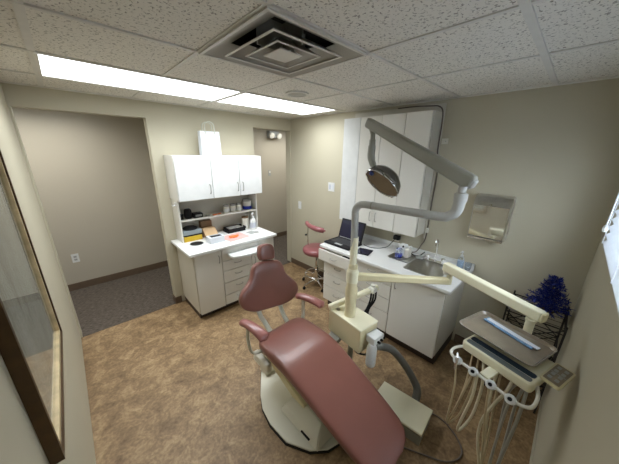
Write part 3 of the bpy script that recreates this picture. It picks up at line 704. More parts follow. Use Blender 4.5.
# wall plates
def plate(name, label, cat, p, n, w=.075, h=.12, dark=False):
    t = thing(name, label, cat, p)
    x, y, z = p
    if n == 'x':
        obj('plate', box(x-.006, x-.0005, y-w/2, y+w/2, z-h/2, z+h/2, bev=.002), M['greyplastic'] if dark else M['whiter'], t)
        return t
    obj('plate', box(x-w/2, x+w/2, y-.006, y-.0005, z-h/2, z+h/2, bev=.002), M['greyplastic'] if dark else M['whiter'], t); return t
t = plate('light_switch', 'white double rocker switch plate beside the tall cabinet', 'switch', (0, -.869, 1.418), 'x', .115)
for s in (-.024, .024): obj('rocker', box(-.010, -.006, -.869+s-.016, -.869+s+.016, 1.385, 1.451, bev=.002), M['papergrey'] if s > 0 else M['paper'], t)
t = plate('light_switch', 'white single switch plate near the narrow doorway', 'switch', (0, -.218, 1.065), 'x', .07)
obj('rocker', box(-.012, -.006, -.223, -.213, 1.05, 1.08, bev=.001), M['white'], t)
t = plate('hall_outlet', 'white wall outlet low on the hall wall', 'outlet', (-2.738, YH, .453), 'y')
for s in (-.02, .02): obj('socket', box(-2.754, -2.722, YH-.0085, YH-.006, .453+s-.013, .453+s+.013, bev=.001), M['greyplastic'], t)
t = plate('thermostat', 'small grey thermostat on the hall wall seen through the narrow doorway', 'thermostat', (.478, YH, 1.447), 'y', .06, .11, True)
obj('dial', box(.460, .496, YH-.014, YH-.006, 1.45, 1.485, bev=.002), M['white'], t)
t = thing('emergency_light', 'grey emergency light fixture high on the hall wall', 'emergency light', (.55, YH-.05, 2.15))
obj('body', box(.44, .68, YH-.10, YH-.001, 2.13, 2.26, bev=.012), M['greyplastic'], t)
for s in (.47, .65):
    obj('lamp_head', lathe([(0, 0), (.035, 0), (.055, .05), (.055, .065), (.04, .072), (0, .072)], (s, YH-.09, 2.19), seg=20, M3=Matrix.Rotation(math.radians(110), 3, 'X')), M['white'], t)
t = thing('hook', 'small white hook on the side of the hutch', 'hook', (-1.80, -.15, 1.28))
obj('body', add_tube(box(-1.802, -1.7905, -.165, -.135, 1.27, 1.315, bev=.004), [(-1.80, -.15, 1.285), (-1.82, -.15, 1.275), (-1.83, -.15, 1.29)], .005, seg=8), M['whiter'], t)
# ------------------------------------------------------------------ framed picture on left wall
fy0, fy1, fz0, fz1 = -2.215, -1.385, .895, 2.06
pf = thing('framed_picture', 'large framed pale print hanging on the left wall', 'picture', (XL+.01, -1.8, fz0))
def frame_ring(d0, d1, x0, x1, m, name, lab=None):
    rings = []
    for d, x in ((d0, x0), (d0, x1), (d1, x1), (d1, x0)):
        rings.append([(XL+x, fy0+d, fz0+d), (XL+x, fy1-d, fz0+d), (XL+x, fy1-d, fz1-d), (XL+x, fy0+d, fz1-d)])
    rings.append(rings[0])
    return obj(name, add_loft(bm_new(), rings, caps=False), m, pf, smooth=False, label=lab)
frame_ring(0, .016, .001, .034, M['darkgold'], 'outer_frame', 'dark bronze outer moulding')
frame_ring(.016, .036, .001, .028, M['gold'], 'inner_frame', 'gold inner moulding')
obj('mat_board', box(XL+.004, XL+.010, fy0+.03, fy1-.03, fz0+.03, fz1-.03), M['mat'], pf)
obj('print', box(XL+.010, XL+.0112, fy0+.085, fy1-.085, fz0+.085, fz1-.085), M['print'], pf)
obj('glass', box(XL+.015, XL+.017, fy0+.03, fy1-.03, fz0+.03, fz1-.03), M['glass'], pf)
# ================================================================== DENTAL CHAIR
ch = thing('dental_chair', 'mauve vinyl dental chair reclined in the middle of the room', 'dental chair', (-1.58, -2.05, 0))
# base plate
half = [(-1.58, -1.56), (-1.64, -1.575), (-1.70, -1.63), (-1.762, -1.715), (-1.84, -1.83), (-1.888, -1.93), (-1.910, -2.06), (-1.900, -2.23), (-1.82, -2.375), (-1.73, -2.45), (-1.64, -2.475), (-1.58, -2.48)]
poly = half + [(2*-1.58-x, y) for x, y in half[::-1][1:]]
poly = [(p[0], p[1]) for p in poly]
obj('base_mat', prism([(-1.58+(x+1.58)*1.012+.003*math.sin(i*5.1), -2.0+(y+2.0)*1.012+.003*math.cos(i*3.7)) for i, (x, y) in enumerate(poly)], 0.0005, .016), M['rubber'], ch, label='black rubber pad under the base')
obj('base_plate', prism(poly, .016, .03, bev=.005), M['plate'], ch)
# pump box (sloped cover)
b = add_loft(bm_new(), [
    [(-1.80, -2.42, .03), (-1.80, -2.03, .03), (-1.42, -2.03, .03), (-1.42, -2.42, .03)],
    [(-1.775, -2.40, .085), (-1.775, -2.06, .10), (-1.44, -2.06, .10), (-1.44, -2.40, .085)],
    [(-1.70, -2.36, .13), (-1.70, -2.10, .17), (-1.48, -2.10, .17), (-1.48, -2.36, .13)]])
bmesh.ops.bevel(b, geom=b.edges[:], offset=.008, segments=2, affect='EDGES')
pc = obj('pump_cover', b, M['plate'], ch, label='cream sloped cover on the base plate')
obj('slot', box(-1.800, -1.780, -2.34, -2.26, .054, .060, rot=Matrix.Rotation(0, 3, 'Z')), M['dark'], pc)
# lift arms: pair of parallel slabs from rear of seat down to the front of the base
for s in (-1.70, -1.49):
    obj('lift_arm', beam((s, -1.68, .33), (s, -2.20, .13), .045, .075, bev=.008), M['cream'], ch, label='cream slanted lift arm')
obj('lift_cover', beam((-1.595, -1.70, .29), (-1.595, -2.12, .12), .165, .05, bev=.01), M['creamtop'], ch)
obj('rear_foot', add_box(box(-1.71, -1.46, -1.72, -1.62, .03, .09, bev=.01), -1.62, -1.55, -1.70, -1.64, .06, .33, bev=.012), M['plate'], ch)
obj('seat_frame', box(-1.76, -1.44, -2.30, -1.74, .335, .425, bev=.02), M['creamtop'], ch)
obj('pivot_cover', beam((-1.80, -1.72, .335), (-1.80, -1.92, .33), .05, .09, bev=.02), M['white'], ch, label='off white side pivot cover')
# seat + leg rest cushion
def sect(cx, y, ztop, hw, th, tilt, n=28):
    out = []
    for q in range(n):
        a = 2*PI*q/n; c, s = math.cos(a), math.sin(a)
        e = .42
        u = hw*abs(c)**e*(1 if c > 0 else -1); w = (th/2)*abs(s)**.62*(1 if s > 0 else -1)
        dish = -.012*(1-(u/hw)**2) if s > 0 else 0
        zz = w+dish
        out.append((cx+u, y - math.sin(tilt)*zz*-1, ztop-th/2+math.cos(tilt)*zz))
    return out
ST = [  # cx, y, ztop, half width, thickness, tilt
    (-1.590, -1.735, .485, .06, .04, 0), (-1.590, -1.742, .500, .15, .07, 0), (-1.590, -1.765, .515, .20, .09, 0), (-1.592, -1.81, .530, .225, .10, 0),
    (-1.595, -1.88, .537, .233, .105, 0), (-1.597, -1.96, .541, .235, .108, 0), (-1.600, -2.04, .545, .235, .110, 0), (-1.602, -2.12, .546, .234, .112, -.05),
    (-1.605, -2.19, .537, .231, .110, -.16), (-1.607, -2.26, .518, .227, .105, -.22), (-1.612, -2.36, .490, .220, .10, -.22), (-1.620, -2.47, .463, .212, .095, -.2),
    (-1.630, -2.58, .438, .203, .09, -.2), (-1.640, -2.68, .416, .193, .085, -.2), (-1.648, -2.76, .400, .180, .08, -.2), (-1.654, -2.81, .389, .155, .07, -.2), (-1.657, -2.84, .380, .115, .055, -.2), (-1.659, -2.855, .372, .05, .03, -.2)]
obj('seat_cushion', add_loft(bm_new(), [sect(*s) for s in ST]), M['vinyl'], ch)
# underside shell (thin pale rail under cushion edge)
b = add_loft(bm_new(), [[(cx-hw*.8, y, zt-th-.012), (cx+hw*.8, y, zt-th-.012), (cx+hw*.8, y, zt-th+.02), (cx-hw*.8, y, zt-th+.02)] for cx, y, zt, hw, th, ti in ST[3:15]])
obj('seat_shell', b, M['dark'], ch)
# backrest
Bc = Vector((-1.572, -1.615, .600)); Bu = (Vector((-1.512, -1.490, .985))-Bc).normalized()
Br = Vector((1, -.05, 0)).normalized(); Br = (Br-Bu*Br.dot(Bu)).normalized(); Bn = Br.cross(Bu)   # Bn towards +y? fixed below
if Bn.y > 0: Bn = -Bn
prof = [(0, .10), (.012, .17), (.035, .225), (.07, .262), (.11, .277), (.15, .272), (.19, .248), (.225, .212), (.26, .178), (.30, .158), (.34, .148), (.37, .132), (.39, .105), (.402, .06)]
outline = [(w, h) for h, w in prof] + [(-w, h) for h, w in prof[::-1]]
def cushion(outline, c, r, u, n, th, curve=0.):
    """rounded slab: outline in the r/u plane; th thickness; edges rolled"""
    cx = sum(p[0] for p in outline)/len(outline); cy = sum(p[1] for p in outline)/len(outline)
    rings = []
    steps = [(.0, -.5), (.55, -.5), (.86, -.48), (.96, -.38), (1., -.15), (1., .15), (.96, .38), (.86, .48), (.55, .5), (.0, .5)]
    for sc_, d in steps:
        sc_ = max(sc_, .02); ring = []
        for px, py in outline:
            a = cx+(px-cx)*sc_; b_ = cy+(py-cy)*sc_
            ring.append(c + r*a + u*b_ + n*(d*th + curve*(a*a)))
        rings.append(ring)
    return add_loft(bm_new(), rings)
def smooth_outline(o, k=3):
    P = spline([(x, y, 0) for x, y in o]+[(o[0][0], o[0][1], 0)], k)[:-1]
    return [(p.x, p.y) for p in P]
ol = smooth_outline(outline)
obj('backrest', cushion(ol, Bc, Br, Bu, Bn, .075, .35), M['vinyl'], ch)
obj('backrest_shell', cushion([(x*.96, .2+(y-.2)*.96) for x, y in ol], Bc-Bn*.04, Br, Bu, Bn, .02, .35), M['greymetal'], ch)
# headrest
Hc = Bc+Bu*.408
hol = smooth_outline([(-.055, 0), (-.070, .03), (-.073, .07), (-.062, .115), (-.035, .135), (0, .14), (.035, .135), (.062, .115), (.073, .07), (.070, .03), (.055, 0)])
obj('headrest', cushion(hol, Hc+Bn*.0, Br, Bu, Bn, .075, 0), M['vinyl'], ch)
obj('headrest_post', beam(Bc+Bu*.30-Bn*.03, Hc+Bu*.07-Bn*.03, .05, .012, bev=.003, up=Bn), M['chrome'], ch)
# back supports
for s in (-.09, .12):
    p0 = Bc+Br*s+Bu*.10-Bn*.055
    obj('back_support', tube([p0, Bc+Br*s-Bu*.03-Bn*.03, Bc+Br*s*.9-Bu*.10+Bn*.04, (-1.59+s*.8, -1.80, .45)], .022, seg=12, aspect=.5, up=(1, 0, 0)), M['chairmetal'], ch, label='pale curved metal bar')
# arms
def arm(side):
    s = -1 if side == 'l' else 1
    bx, fx = (-1.905, -1.868) if s < 0 else (-1.372, -1.300)
    yb, yf = (-1.735, -1.995) if s < 0 else (-1.715, -1.975)
    zz = .70 if s < 0 else .682
    P = [Vector((bx, yb, zz-.004)), Vector((bx+(fx-bx)*.3, yb+(yf-yb)*.3, zz+.012)), Vector((bx+(fx-bx)*.7, yb+(yf-yb)*.7, zz+.008)), Vector((fx, yf, zz-.012))]
    b = bm_new(); P = spline(P, 6); n = len(P); rings = []
    for i, p in enumerate(P):
        t = i/(n-1); hw = (.028+.016*t)*(min(1, .35+ (1-abs(2*t-1))*6)) ; th = .024*(min(1, .4+(1-abs(2*t-1))*5))
        d = (P[min(i+1, n-1)]-P[max(i-1, 0)]).normalized(); sd = d.cross(Vector((0, 0, 1))).normalized(); up = sd.cross(d)
        rings.append([p+sd*hw*abs(math.cos(a))**.7*(1 if math.cos(a) > 0 else -1)+up*th*math.sin(a) for a in [2*PI*q/16 for q in range(16)]])
    add_loft(b, rings)
    pad = obj('armrest_pad', b, M['vinylarm'], ch)
    c0 = -1.595+s*.20
    obj('armrest_support', tube([(bx+(fx-bx)*.3, yb+(yf-yb)*.3, zz-.008), (bx+(fx-bx)*.22+s*.004, yb+(yf-yb)*.28, zz-.08), (bx+(fx-bx)*.2, yb+(yf-yb)*.3, zz-.17), (bx-s*.03, -1.82, zz-.24), (c0, -1.82, .43)], .018, seg=12, aspect=.55, up=(0, 1, 0)), M['chairmetal'], pad, label='grey curved metal bracket')
arm('l'); arm('r')
# ================================================================== SIDE UNIT (cuspidor box + post + lamp)
px, py = -1.222, -2.183
qx, qy = px-.010, py+.010   # the post leans a little towards its top
un = thing('delivery_unit', 'cream junction box with tall post beside the dental chair', 'dental unit', (px, py, .46))
# box is a rotated block
bang = math.atan2(-.032-.0, .207)*.55
RB = Matrix.Rotation(-.12, 3, 'Z')
bcx, bcy = -1.198, -2.195
obj('box_body', box(bcx-.098, bcx+.098, bcy-.17, bcy+.17, .455, .66, bev=.012, rot=RB), M['cream'], un)
obj('box_lid', box(bcx-.100, bcx+.100, bcy-.172, bcy+.172, .645, .664, bev=.008, rot=RB), M['creamtop'], un)
obj('lid_screw', lathe([(0, 0), (.016, 0), (.016, .004), (0, .005)], (-1.235, -2.08, .664)), M['handle'], un)
obj('mount_bracket', beam((-1.19, -2.10, .47), (-1.447, -2.10, .385), .10, .04, bev=.006), M['greymetal'], un)
obj('mount_post', tube([(-1.20, -2.2, .02), (-1.20, -2.2, .46)], .022, seg=16, smooth=False), M['greymetal'], un)
obj('mount_foot', lathe([(0, 0), (.07, 0), (.07, .012), (.03, .02), (0, .02)], (-1.20, -2.2, 0)), M['rubber'], un)
obj('post_collar', lathe([(0, .655), (.043, .655), (.043, .83), (.046, .835), (.046, .90), (.040, .91), (.040, .955), (0, .955)], (px, py, 0)), M['cream'], un)
obj('arm_hub', lathe([(0, .955), (.046, .955), (.046, 1.035), (.038, 1.045), (.036, 1.06), (0, 1.06)], (px, py, 0)), M['creamtop'], un)
obj('post', lathe([(0, 1.05), (.030, 1.05), (.033, 1.065), (.033, 1.085), (.027, 1.095), (.027, 1.10), (0, 1.10)], (px, py, 0)), M['cream'], un)
# swing arm 1 (delivery)
A0 = Vector((px, py, .995)); A1 = Vector((-.772, -2.697, 1.0))
dA = (A1-A0).normalized()
obj('swing_arm', beam(A0+dA*.03, A1, .05, .055, bev=.012, w2=.045, h2=.048), M['cream'], un)
obj('arm_joint', lathe([(0, -.022), (.018, -.022), (.019, -.01), (.019, .06), (.014, .068), (0, .068)], A1), M['creamtop'], un)
# side bar behind box with holder
B0 = Vector((-1.29, -2.025, .68)); B1 = Vector((-.905, -2.225, .80))
obj('side_bar', beam(B0, B1, .042, .045, bev=.014), M['creamtop'], un)
obj('holder_clamp', add_lathe(box(-.985, -.915, -2.235, -2.175, .765, .81, bev=.01), [(0, 0), (.018, 0), (.018, .02), (0, .022)], (-.95, -2.205, .81)), M['white'], un)
for k in range(3):
    obj('suction_hose', tube([(-.96+.02*k, -2.20-.01*k, .77), (-.97+.02*k, -2.20-.01*k, .68), (-1.0+.03*k, -2.18, .58), (-1.09+.07*k, -2.17, .52-.03*k), (-1.13+.05*k, -2.18, .48-.06*k)], .008, seg=8), M['dark'], un)
obj('water_block', box(-1.275, -1.165, -2.455, -2.378, .565, .625, bev=.006, rot=RB), M['whiter'], un, label='white valve block')
for k in range(3):
    obj('valve_knob', lathe([(0, 0), (.009, 0), (.009, .018), (.006, .022), (0, .022)], (-1.245+.036*k, -2.455+.004*k, .592), seg=12, M3=Matrix.Rotation(PI/2, 3, 'X')), M['dark'], un, label='black control knob')
obj('water_bottle', lathe([(0, .375), (.026, .375), (.034, .385), (.036, .40), (.036, .53), (.028, .56), (.02, .568), (0, .568)], (-1.262, -2.425, 0)), M['whiter'], un, label='white cylinder bottle under the valve block')
obj('bottom_tube', tube([(-1.26, -2.26, .47), (-1.28, -2.31, .43), (-1.24, -2.37, .42), (-1.20, -2.40, .46)], .008, seg=8), M['dark'], un)
# corrugated waste hose
b = bm_new(); P = spline([(-1.18, -2.38, .47), (-1.10, -2.42, .44), (-1.00, -2.46, .37), (-.93, -2.52, .26), (-.90, -2.59, .16), (-.93, -2.67, .09), (-1.02, -2.70, .06)], 18)
n = len(P); rings = []; nrm = Vector((0, 0, 1))
for i in range(n):
    t = (P[min(i+1, n-1)]-P[max(i-1, 0)]).normalized(); nrm = (nrm-t*nrm.dot(t)).normalized(); bn = t.cross(nrm); rr = .028+(.0018 if i % 2 else 0)
    rings.append([P[i]+nrm*math.cos(a)*rr+bn*math.sin(a)*rr for a in [2*PI*q/16 for q in range(16)]])
add_loft(b, rings); obj('waste_hose', b, M['hosegrey'], un, label='thick grey corrugated hose')
# floor box
M_fb = None
fbx = thing('floor_junction_box', 'low cream topped utility box on the floor by the chair foot', 'utility box', (-1.13, -2.65, 0))
top = [(-1.075, -2.465), (-1.035, -2.832), (-1.265, -2.848), (-1.305, -2.48)]
obj('body', prism([(-1.17+(x+1.17)*.96, -2.65+(y+2.65)*.97) for x, y in top], .0, .085, bev=.004), M['greymetal'], fbx, label='grey brown lower body')
obj('gap_seal', prism([(-1.17+(x+1.17)*.93, -2.65+(y+2.65)*.94) for x, y in top], .085, .095), M['rubber'], fbx)
obj('lid', prism(top, .095, .115, bev=.006), M['creamtop'], fbx)
b = tube([(-1.48, -2.62, .008), (-1.42, -2.70, .008), (-1.37, -2.735, .007), (-1.287, -2.893, .007), (-1.233, -2.99, .007), (-1.16, -3.045, .007), (-1.085, -3.05, .007), (-1.02, -3.0, .007), (-.975, -2.92, .007), (-.965, -2.845, .007), (-1.0, -2.79, .02)], .005, seg=8)
tag(obj('utility_cable', b, M['cordg']), 'grey brown cord looping on the floor beside the utility box', 'cord')
# ------------------------------------------------------------------ operating lamp on the post
lt = thing('operatory_lamp', 'dental lamp with jointed grey arms rising from the post', 'lamp', (px, py, 1.10))
E0 = Vector((-1.178, -2.765, 1.588)); E1 = Vector((-1.165, -2.775, 1.69))
obj('lamp_post', tube([(px, py, 1.098), (px-.004, py+.004, 1.25), (qx+.002, qy-.001, 1.45), (qx, qy, 1.488), (qx+.001, qy-.012, 1.516), (qx+.003, qy-.035, 1.537), (qx+.006, qy-.07, 1.543)], .0245, seg=16, k=5), M['greytube'], lt)
obj('post_sleeve', lathe([(.025, 1.098), (.0262, 1.10), (.0262, 1.30), (.025, 1.302)], (px-.002, py+.002, 0)), M['creamtop'], lt, label='cream lower sleeve of the post')
obj('horizontal_arm', tube([(qx+.006, qy-.065, 1.543), (qx+.020, qy-.28, 1.543), (qx+.040, qy-.52, 1.543), (qx+.046, qy-.565, 1.552), (qx+.052, qy-.592, 1.575), (qx+.056, qy-.600, 1.61), (qx+.058, qy-.602, 1.64)], [.024, .024, .025, .026, .027, .028, .028], seg=16, k=5), M['greytube'], lt)
obj('arm_ring', tube([(qx+.0095, qy-.118, 1.543), (qx+.0102, qy-.128, 1.543)], .0258, seg=16, smooth=False), M['greymetal'], lt)
obj('joint_sleeve', lathe([(0, 0), (.031, 0), (.031, .04), (.020, .045), (.020, .075), (0, .075)], (qx+.058, qy-.602, 1.635)), M['greytube'], lt)
F0 = Vector((-1.150, -2.812, 1.725)); F1 = Vector((-1.02, -2.07, 2.07))
obj('spring_arm', beam(F0, F1, .052, .078, bev=.016, w2=.048, h2=.066), M['armgrey'], lt, label='long warm grey balanced arm')
obj('spring_arm_cap', beam(F0-(F1-F0).normalized()*.012, F0+(F1-F0).normalized()*.02, .040, .050, bev=.012), M['greytube'], lt)
obj('drop_tube', tube([F1+Vector((-.003, -.03, -.02)), (-1.012, -2.118, 1.99), (-1.012, -2.12, 1.93)], .017, seg=12, smooth=False), M['greymetal'], lt)
obj('yoke', tube([(-1.012, -2.12, 1.955), (-1.014, -2.12, 1.89), (-1.022, -2.125, 1.845), (-1.03, -2.145, 1.80), (-1.035, -2.175, 1.765)], [.022, .026, .026, .023, .018], seg=12), M['greymetal'], lt)
# lamp head: shallow ovoid shell, mirror dish facing the chair
Hp = Vector((-1.035, -2.245, 1.675))
nrmL = Vector((-.70, .12, -.62)).normalized(); longL = Vector((.10, -.19, -.24)); longL = (longL-nrmL*longL.dot(nrmL)).normalized(); sideL = nrmL.cross(longL)
def dish(rings_, a, bb):
    R_ = []
    for s, h in rings_:
        R_.append([Hp+longL*a*s*math.cos(t)+sideL*bb*s*math.sin(t)+nrmL*h for t in [2*PI*q/32 for q in range(32)]])
    return R_
obj('lamp_housing', add_loft(bm_new(), dish([(.05, -.100), (.35, -.095), (.65, -.078), (.88, -.045), (1.0, .0), (1.0, .012), (.97, .014)], .135, .100)), M['lamphead'], lt, label='smoky grey lamp shell')
obj('reflector', add_loft(bm_new(), dish([(.965, .0145), (.93, .008), (.82, -.020), (.58, -.055), (.25, -.072), (.03, -.075)], .135, .100), caps=False), M['silver'], lt, label='mirror bright reflector dish')
obj('rim', add_loft(bm_new(), dish([(1.0, .012), (1.02, .016), (1.0, .021), (.96, .018), (.965, .013)], .135, .100), caps=False), M['chrome'], lt)
obj('bulb_shield', add_loft(bm_new(), dish([(.03, .004), (.26, .002), (.30, -.006), (.22, -.018), (.03, -.02)], .135, .100)), M['greytube'], lt)
obj('bulb_bridge', beam(Hp+longL*.13+nrmL*.002, Hp-longL*.13+nrmL*.002, .014, .006, bev=.002, up=nrmL), M['chrome'], lt)
obj('lamp_lens', lathe([(0, 0), (.016, 0), (.016, .01), (.01, .016), (0, .018)], Hp-longL*.10+nrmL*.012+sideL*.01, seg=16, M3=Vector((0, 0, 1)).rotation_difference(nrmL).to_matrix()), M['lens'], lt, label='small blue lens')
obj('lamp_grip', tube([Hp+sideL*.085+longL*.05, Hp+sideL*.125+longL*.04+nrmL*.02, Hp+sideL*.125-longL*.04+nrmL*.02, Hp+sideL*.085-longL*.05], .008, seg=8), M['lamphead'], lt)
# ------------------------------------------------------------------ instrument delivery head
dl = thing('instrument_delivery_head', 'cream instrument tray arm and handpiece console near the window wall', 'dental unit', (-1.15, -3.1, .95))
G0 = Vector((-.775, -2.655, 1.105)); G1 = Vector((-.985, -3.205, 1.075))
obj('console_arm', beam(G0, G1, .055, .062, bev=.010, w2=.052, h2=.058), M['creamtop'], dl)
obj('arm_end_cap', beam(G1-(G1-G0).normalized()*.004, G1+(G1-G0).normalized()*.012, .050, .055, bev=.010), M['cream'], dl)
obj('arm_pivot', lathe([(0, -.045), (.020, -.045), (.024, -.03), (.024, 0), (0, 0)], G0+Vector((-.006, -.02, -.01))), M['white'], dl)
# console frame: local axes: along tray long dir a, short dir c
al = Vector((-.285, -.958, 0)).normalized(); cr = Vector((-.958, .285, 0)).normalized()   # along the tray, and across it into the room
TC = Vector((-1.118, -3.088, 0))
def cp(a, b_, z):   # console coords: a towards camera, b along
    v = cr*a+al*b_; return Vector((TC.x+v.x, TC.y+v.y, z))
def CM(z):
    m = Matrix((cr, al, Vector((0, 0, 1)))).transposed().to_4x4(); m.translation = Vector((TC.x, TC.y, z)); return m
def rr2(a, b_, r, n=5):
    return [(p[0], p[1]) for p in rrect(-a, a, -b_, b_, r, 0, n)]
obj('post_bracket', beam((-.985, -3.165, .895), cp(-.05, .05, .895), .05, .018, bev=.004), M['creamtop'], dl)
obj('support_post', lathe([(0, .885), (.020, .885), (.020, 1.03), (.024, 1.035), (.024, 1.045), (0, 1.045)], (-.985, -3.165, 0)), M['creamtop'], dl)
# console body under the tray, sticking out to the camera side
def rr_off(x0, x1, y0, y1, r): return [(p[0], p[1]) for p in rrect(x0, x1, y0, y1, r, 0)]
obj('console_body', prism(rr_off(-.10, .158, -.115, .200, .02), .860, .912, bev=.010, M4=CM(0)), M['creamtop'], dl)
obj('control_strip', prism(rr_off(.117, .149, -.100, .186, .012), .9122, .9155, bev=.0015, M4=CM(0)), M['slot2'], dl, label='grey slotted instrument strip')
obj('control_strip', prism(rr_off(.076, .112, -.100, .186, .012), .9122, .9155, bev=.0015, M4=CM(0)), M['slot'], dl, label='slate blue control strip')
obj('tray_bracket', prism(rr_off(-.08, .04, -.08, .12, .01), .912, .953, M4=CM(0)), M['greymetal'], dl)
# keypad on the window side
km = CM(0) @ Matrix.Translation((-.008, .222, .915)) @ Matrix.Rotation(-.10, 4, 'X')
kp = obj('keypad', prism(rr_off(-.085, .085, -.034, .040, .010), -.010, .004, bev=.003, M4=km), M['cream'], dl, label='cream touch keypad')
obj('keypad_face', prism(rr_off(-.075, .075, -.026, .032, .004), .004, .0052, M4=km), M['traytan'], kp)
b = bm_new()
for i in range(4):
    for j in range(2): add_prism(b, rr_off(-.062+.033*i, -.040+.033*i, -.018+.026*j, -.004+.026*j, .003), .0052, .0064, M4=km)
add_prism(b, rr_off(-.002, .002, -.024, .030, .001), .0052, .0062, M4=km)
obj('keypad_buttons', b, M['greyplastic'], kp)
# handpiece rail
rz_ = .850
obj('holder_rail', tube([cp(.14, -.10, .875), cp(.18, -.125, .862), cp(.215, -.125, .853), cp(.235, -.105, rz_), cp(.240, -.07, rz_), cp(.240, .05, rz_), cp(.240, .17, rz_), cp(.232, .21, rz_), cp(.205, .232, .855), cp(.15, .225, .868), cp(.10, .200, .880)], .0075, seg=10, k=5), M['white'], dl)
obj('rail_bracket', beam(cp(.12, .055, .865), cp(.228, .050, .852), .045, .014, bev=.004), M['creamtop'], dl)
hb = [(.240, -.070), (.240, .010), (.240, .090), (.240, .170)]
for k, (a_, s) in enumerate(hb):
    hc = cp(a_+.004, s, rz_)
    M3 = Vector((0, 0, 1)).rotation_difference(Vector((cr.x, cr.y, .75)).normalized()).to_matrix()
    b = bm_new()
    R_ = []
    for (r_, z_) in ((.008, -.012), (.019, -.010), (.0215, -.004), (.0215, .006), (.018, .013), (.010, .014), (.008, .009), (.008, -.008)):
        R_.append([hc+M3 @ Vector((r_*math.cos(q*2*PI/20), r_*math.sin(q*2*PI/20), z_)) for q in range(20)])
    R_.append(R_[0]); add_loft(b, R_, caps=False)
    hd = obj('handpiece_holder', b, M['whiter'], dl)
    if k == 0: obj('air_water_syringe', tube([hc+Vector((.01, .01, .035)), hc+Vector((-.012, 0, .012)), hc+Vector((-.022, 0, -.04))], [.005, .007, .006], seg=8), M['chrome'], hd, label='chrome syringe')
    else: obj('connector', lathe([(0, -.024), (.0065, -.022), (.0075, 0), (.0075, .017), (0, .018)], hc, seg=12, M3=M3), M['dark'], hd, label='black hose connector')
def hose(P, r, m, lab=None):
    obj('handpiece_hose', tube(P, r, seg=8, k=6), m, dl, label=lab)
h = [cp(a_+.012, s, rz_-.015) for a_, s in hb]
u = [cp(.09, s, .865) for s in (-.08, -.03, .06, .15)]
hose([h[0], (-1.36, -2.968, .72), (-1.345, -2.968, .56), (-1.33, -2.966, .44), (-1.30, -2.97, .415), (-1.28, -2.985, .50), (-1.27, -3.00, .70), u[0]], .0045, M['hosetan'])
hose([h[1], (-1.37, -3.01, .70), (-1.345, -2.99, .55), (-1.32, -2.972, .43), (-1.30, -2.975, .40), (-1.27, -3.01, .48), (-1.26, -3.03, .70), u[0]+Vector((-.01, -.03, 0))], .0052, M['hosetan'])
hose([u[1], (-1.30, -3.068, .78), (-1.29, -3.070, .66), (-1.28, -3.062, .52), (-1.285, -3.04, .42), (-1.31, -3.022, .40), (-1.345, -3.03, .52), (-1.375, -3.05, .72), h[1]+Vector((.01, -.02, 0))], .0068, M['hosecream'], 'cream hose')
hose([h[2], (-1.355, -3.112, .68), (-1.335, -3.130, .52), (-1.32, -3.150, .36), (-1.30, -3.16, .27), (-1.26, -3.16, .26), (-1.23, -3.15, .40), (-1.24, -3.13, .68), u[2]], .0050, M['hosetan'])
hose([cp(.10, .12, .865), (-1.32, -3.160, .81), (-1.32, -3.135, .71), (-1.32, -3.110, .58), (-1.32, -3.112, .46), (-1.31, -3.140, .32), (-1.27, -3.15, .24), (-1.22, -3.14, .35), (-1.23, -3.11, .65), cp(.07, .04, .865)], .0070, M['hosecream'], 'cream hose')
hose([h[3], (-1.36, -3.180, .64), (-1.34, -3.183, .45), (-1.32, -3.186, .32), (-1.28, -3.19, .22), (-1.22, -3.19, .24), (-1.19, -3.18, .45), (-1.19, -3.17, .70), u[3]], .0055, M['hosegreylight'], 'grey hose')
hose([cp(.09, .17, .865), (-1.32, -3.226, .72), (-1.32, -3.222, .55), (-1.31, -3.218, .40), (-1.28, -3.22, .28), (-1.22, -3.22, .22), (-1.17, -3.22, .35), (-1.16, -3.21, .65), cp(.03, .15, .865)], .0070, M['hosegreylight'], 'grey hose')
# tray on the console
def trng(s, z): return [CM(z-.032) @ Vector((p[0]*s[0], p[1]*s[1], 0)) for p in rrect(-.123, .123, -.172, .172, .032, 0)]
ty = thing('instrument_tray', 'metal tray in clear wrap resting on the console arm', 'tray', (TC.x, TC.y, .954))
obj('pan', add_loft(bm_new(), [trng((.9, .94), .986), trng((.92, .95), .990), trng((1., 1.), 1.004), trng((1.03, 1.02), 1.006), trng((1.03, 1.02), 1.003), trng((.98, .985), .998), trng((.90, .94), .9865)][::1], caps=False), M['traytan'], ty)
obj('wrapped_floor', add_loft(bm_new(), [trng((.93, .955), .9895), trng((.93, .955), .9935), trng((.88, .92), .9940), trng((.03, .03), .9945)]), M['traytan'], ty, label='tan crinkled wrapped tray floor')
obj('rim', add_loft(bm_new(), [trng((1.035, 1.025), 1.0065), trng((1.045, 1.03), 1.004), trng((1.035, 1.025), 1.0025), trng((1.02, 1.015), 1.0045), trng((1.035, 1.025), 1.0065)], caps=False), M['steel'], ty, label='bright steel rolled rim')
sp = tag(obj('instrument_pouch', beam(cp(-.062, -.125, .969), cp(-.030, .115, .969), .044, .009, bev=.003), M['pouch']), 'long blue sterile instrument pouch lying on the metal tray', 'pouch')
obj('clear_film', beam(cp(-.063, -.115, .9745), cp(-.033, .132, .9745), .026, .005, bev=.002), M['pouchw'], sp, label='shiny clear pouch film')
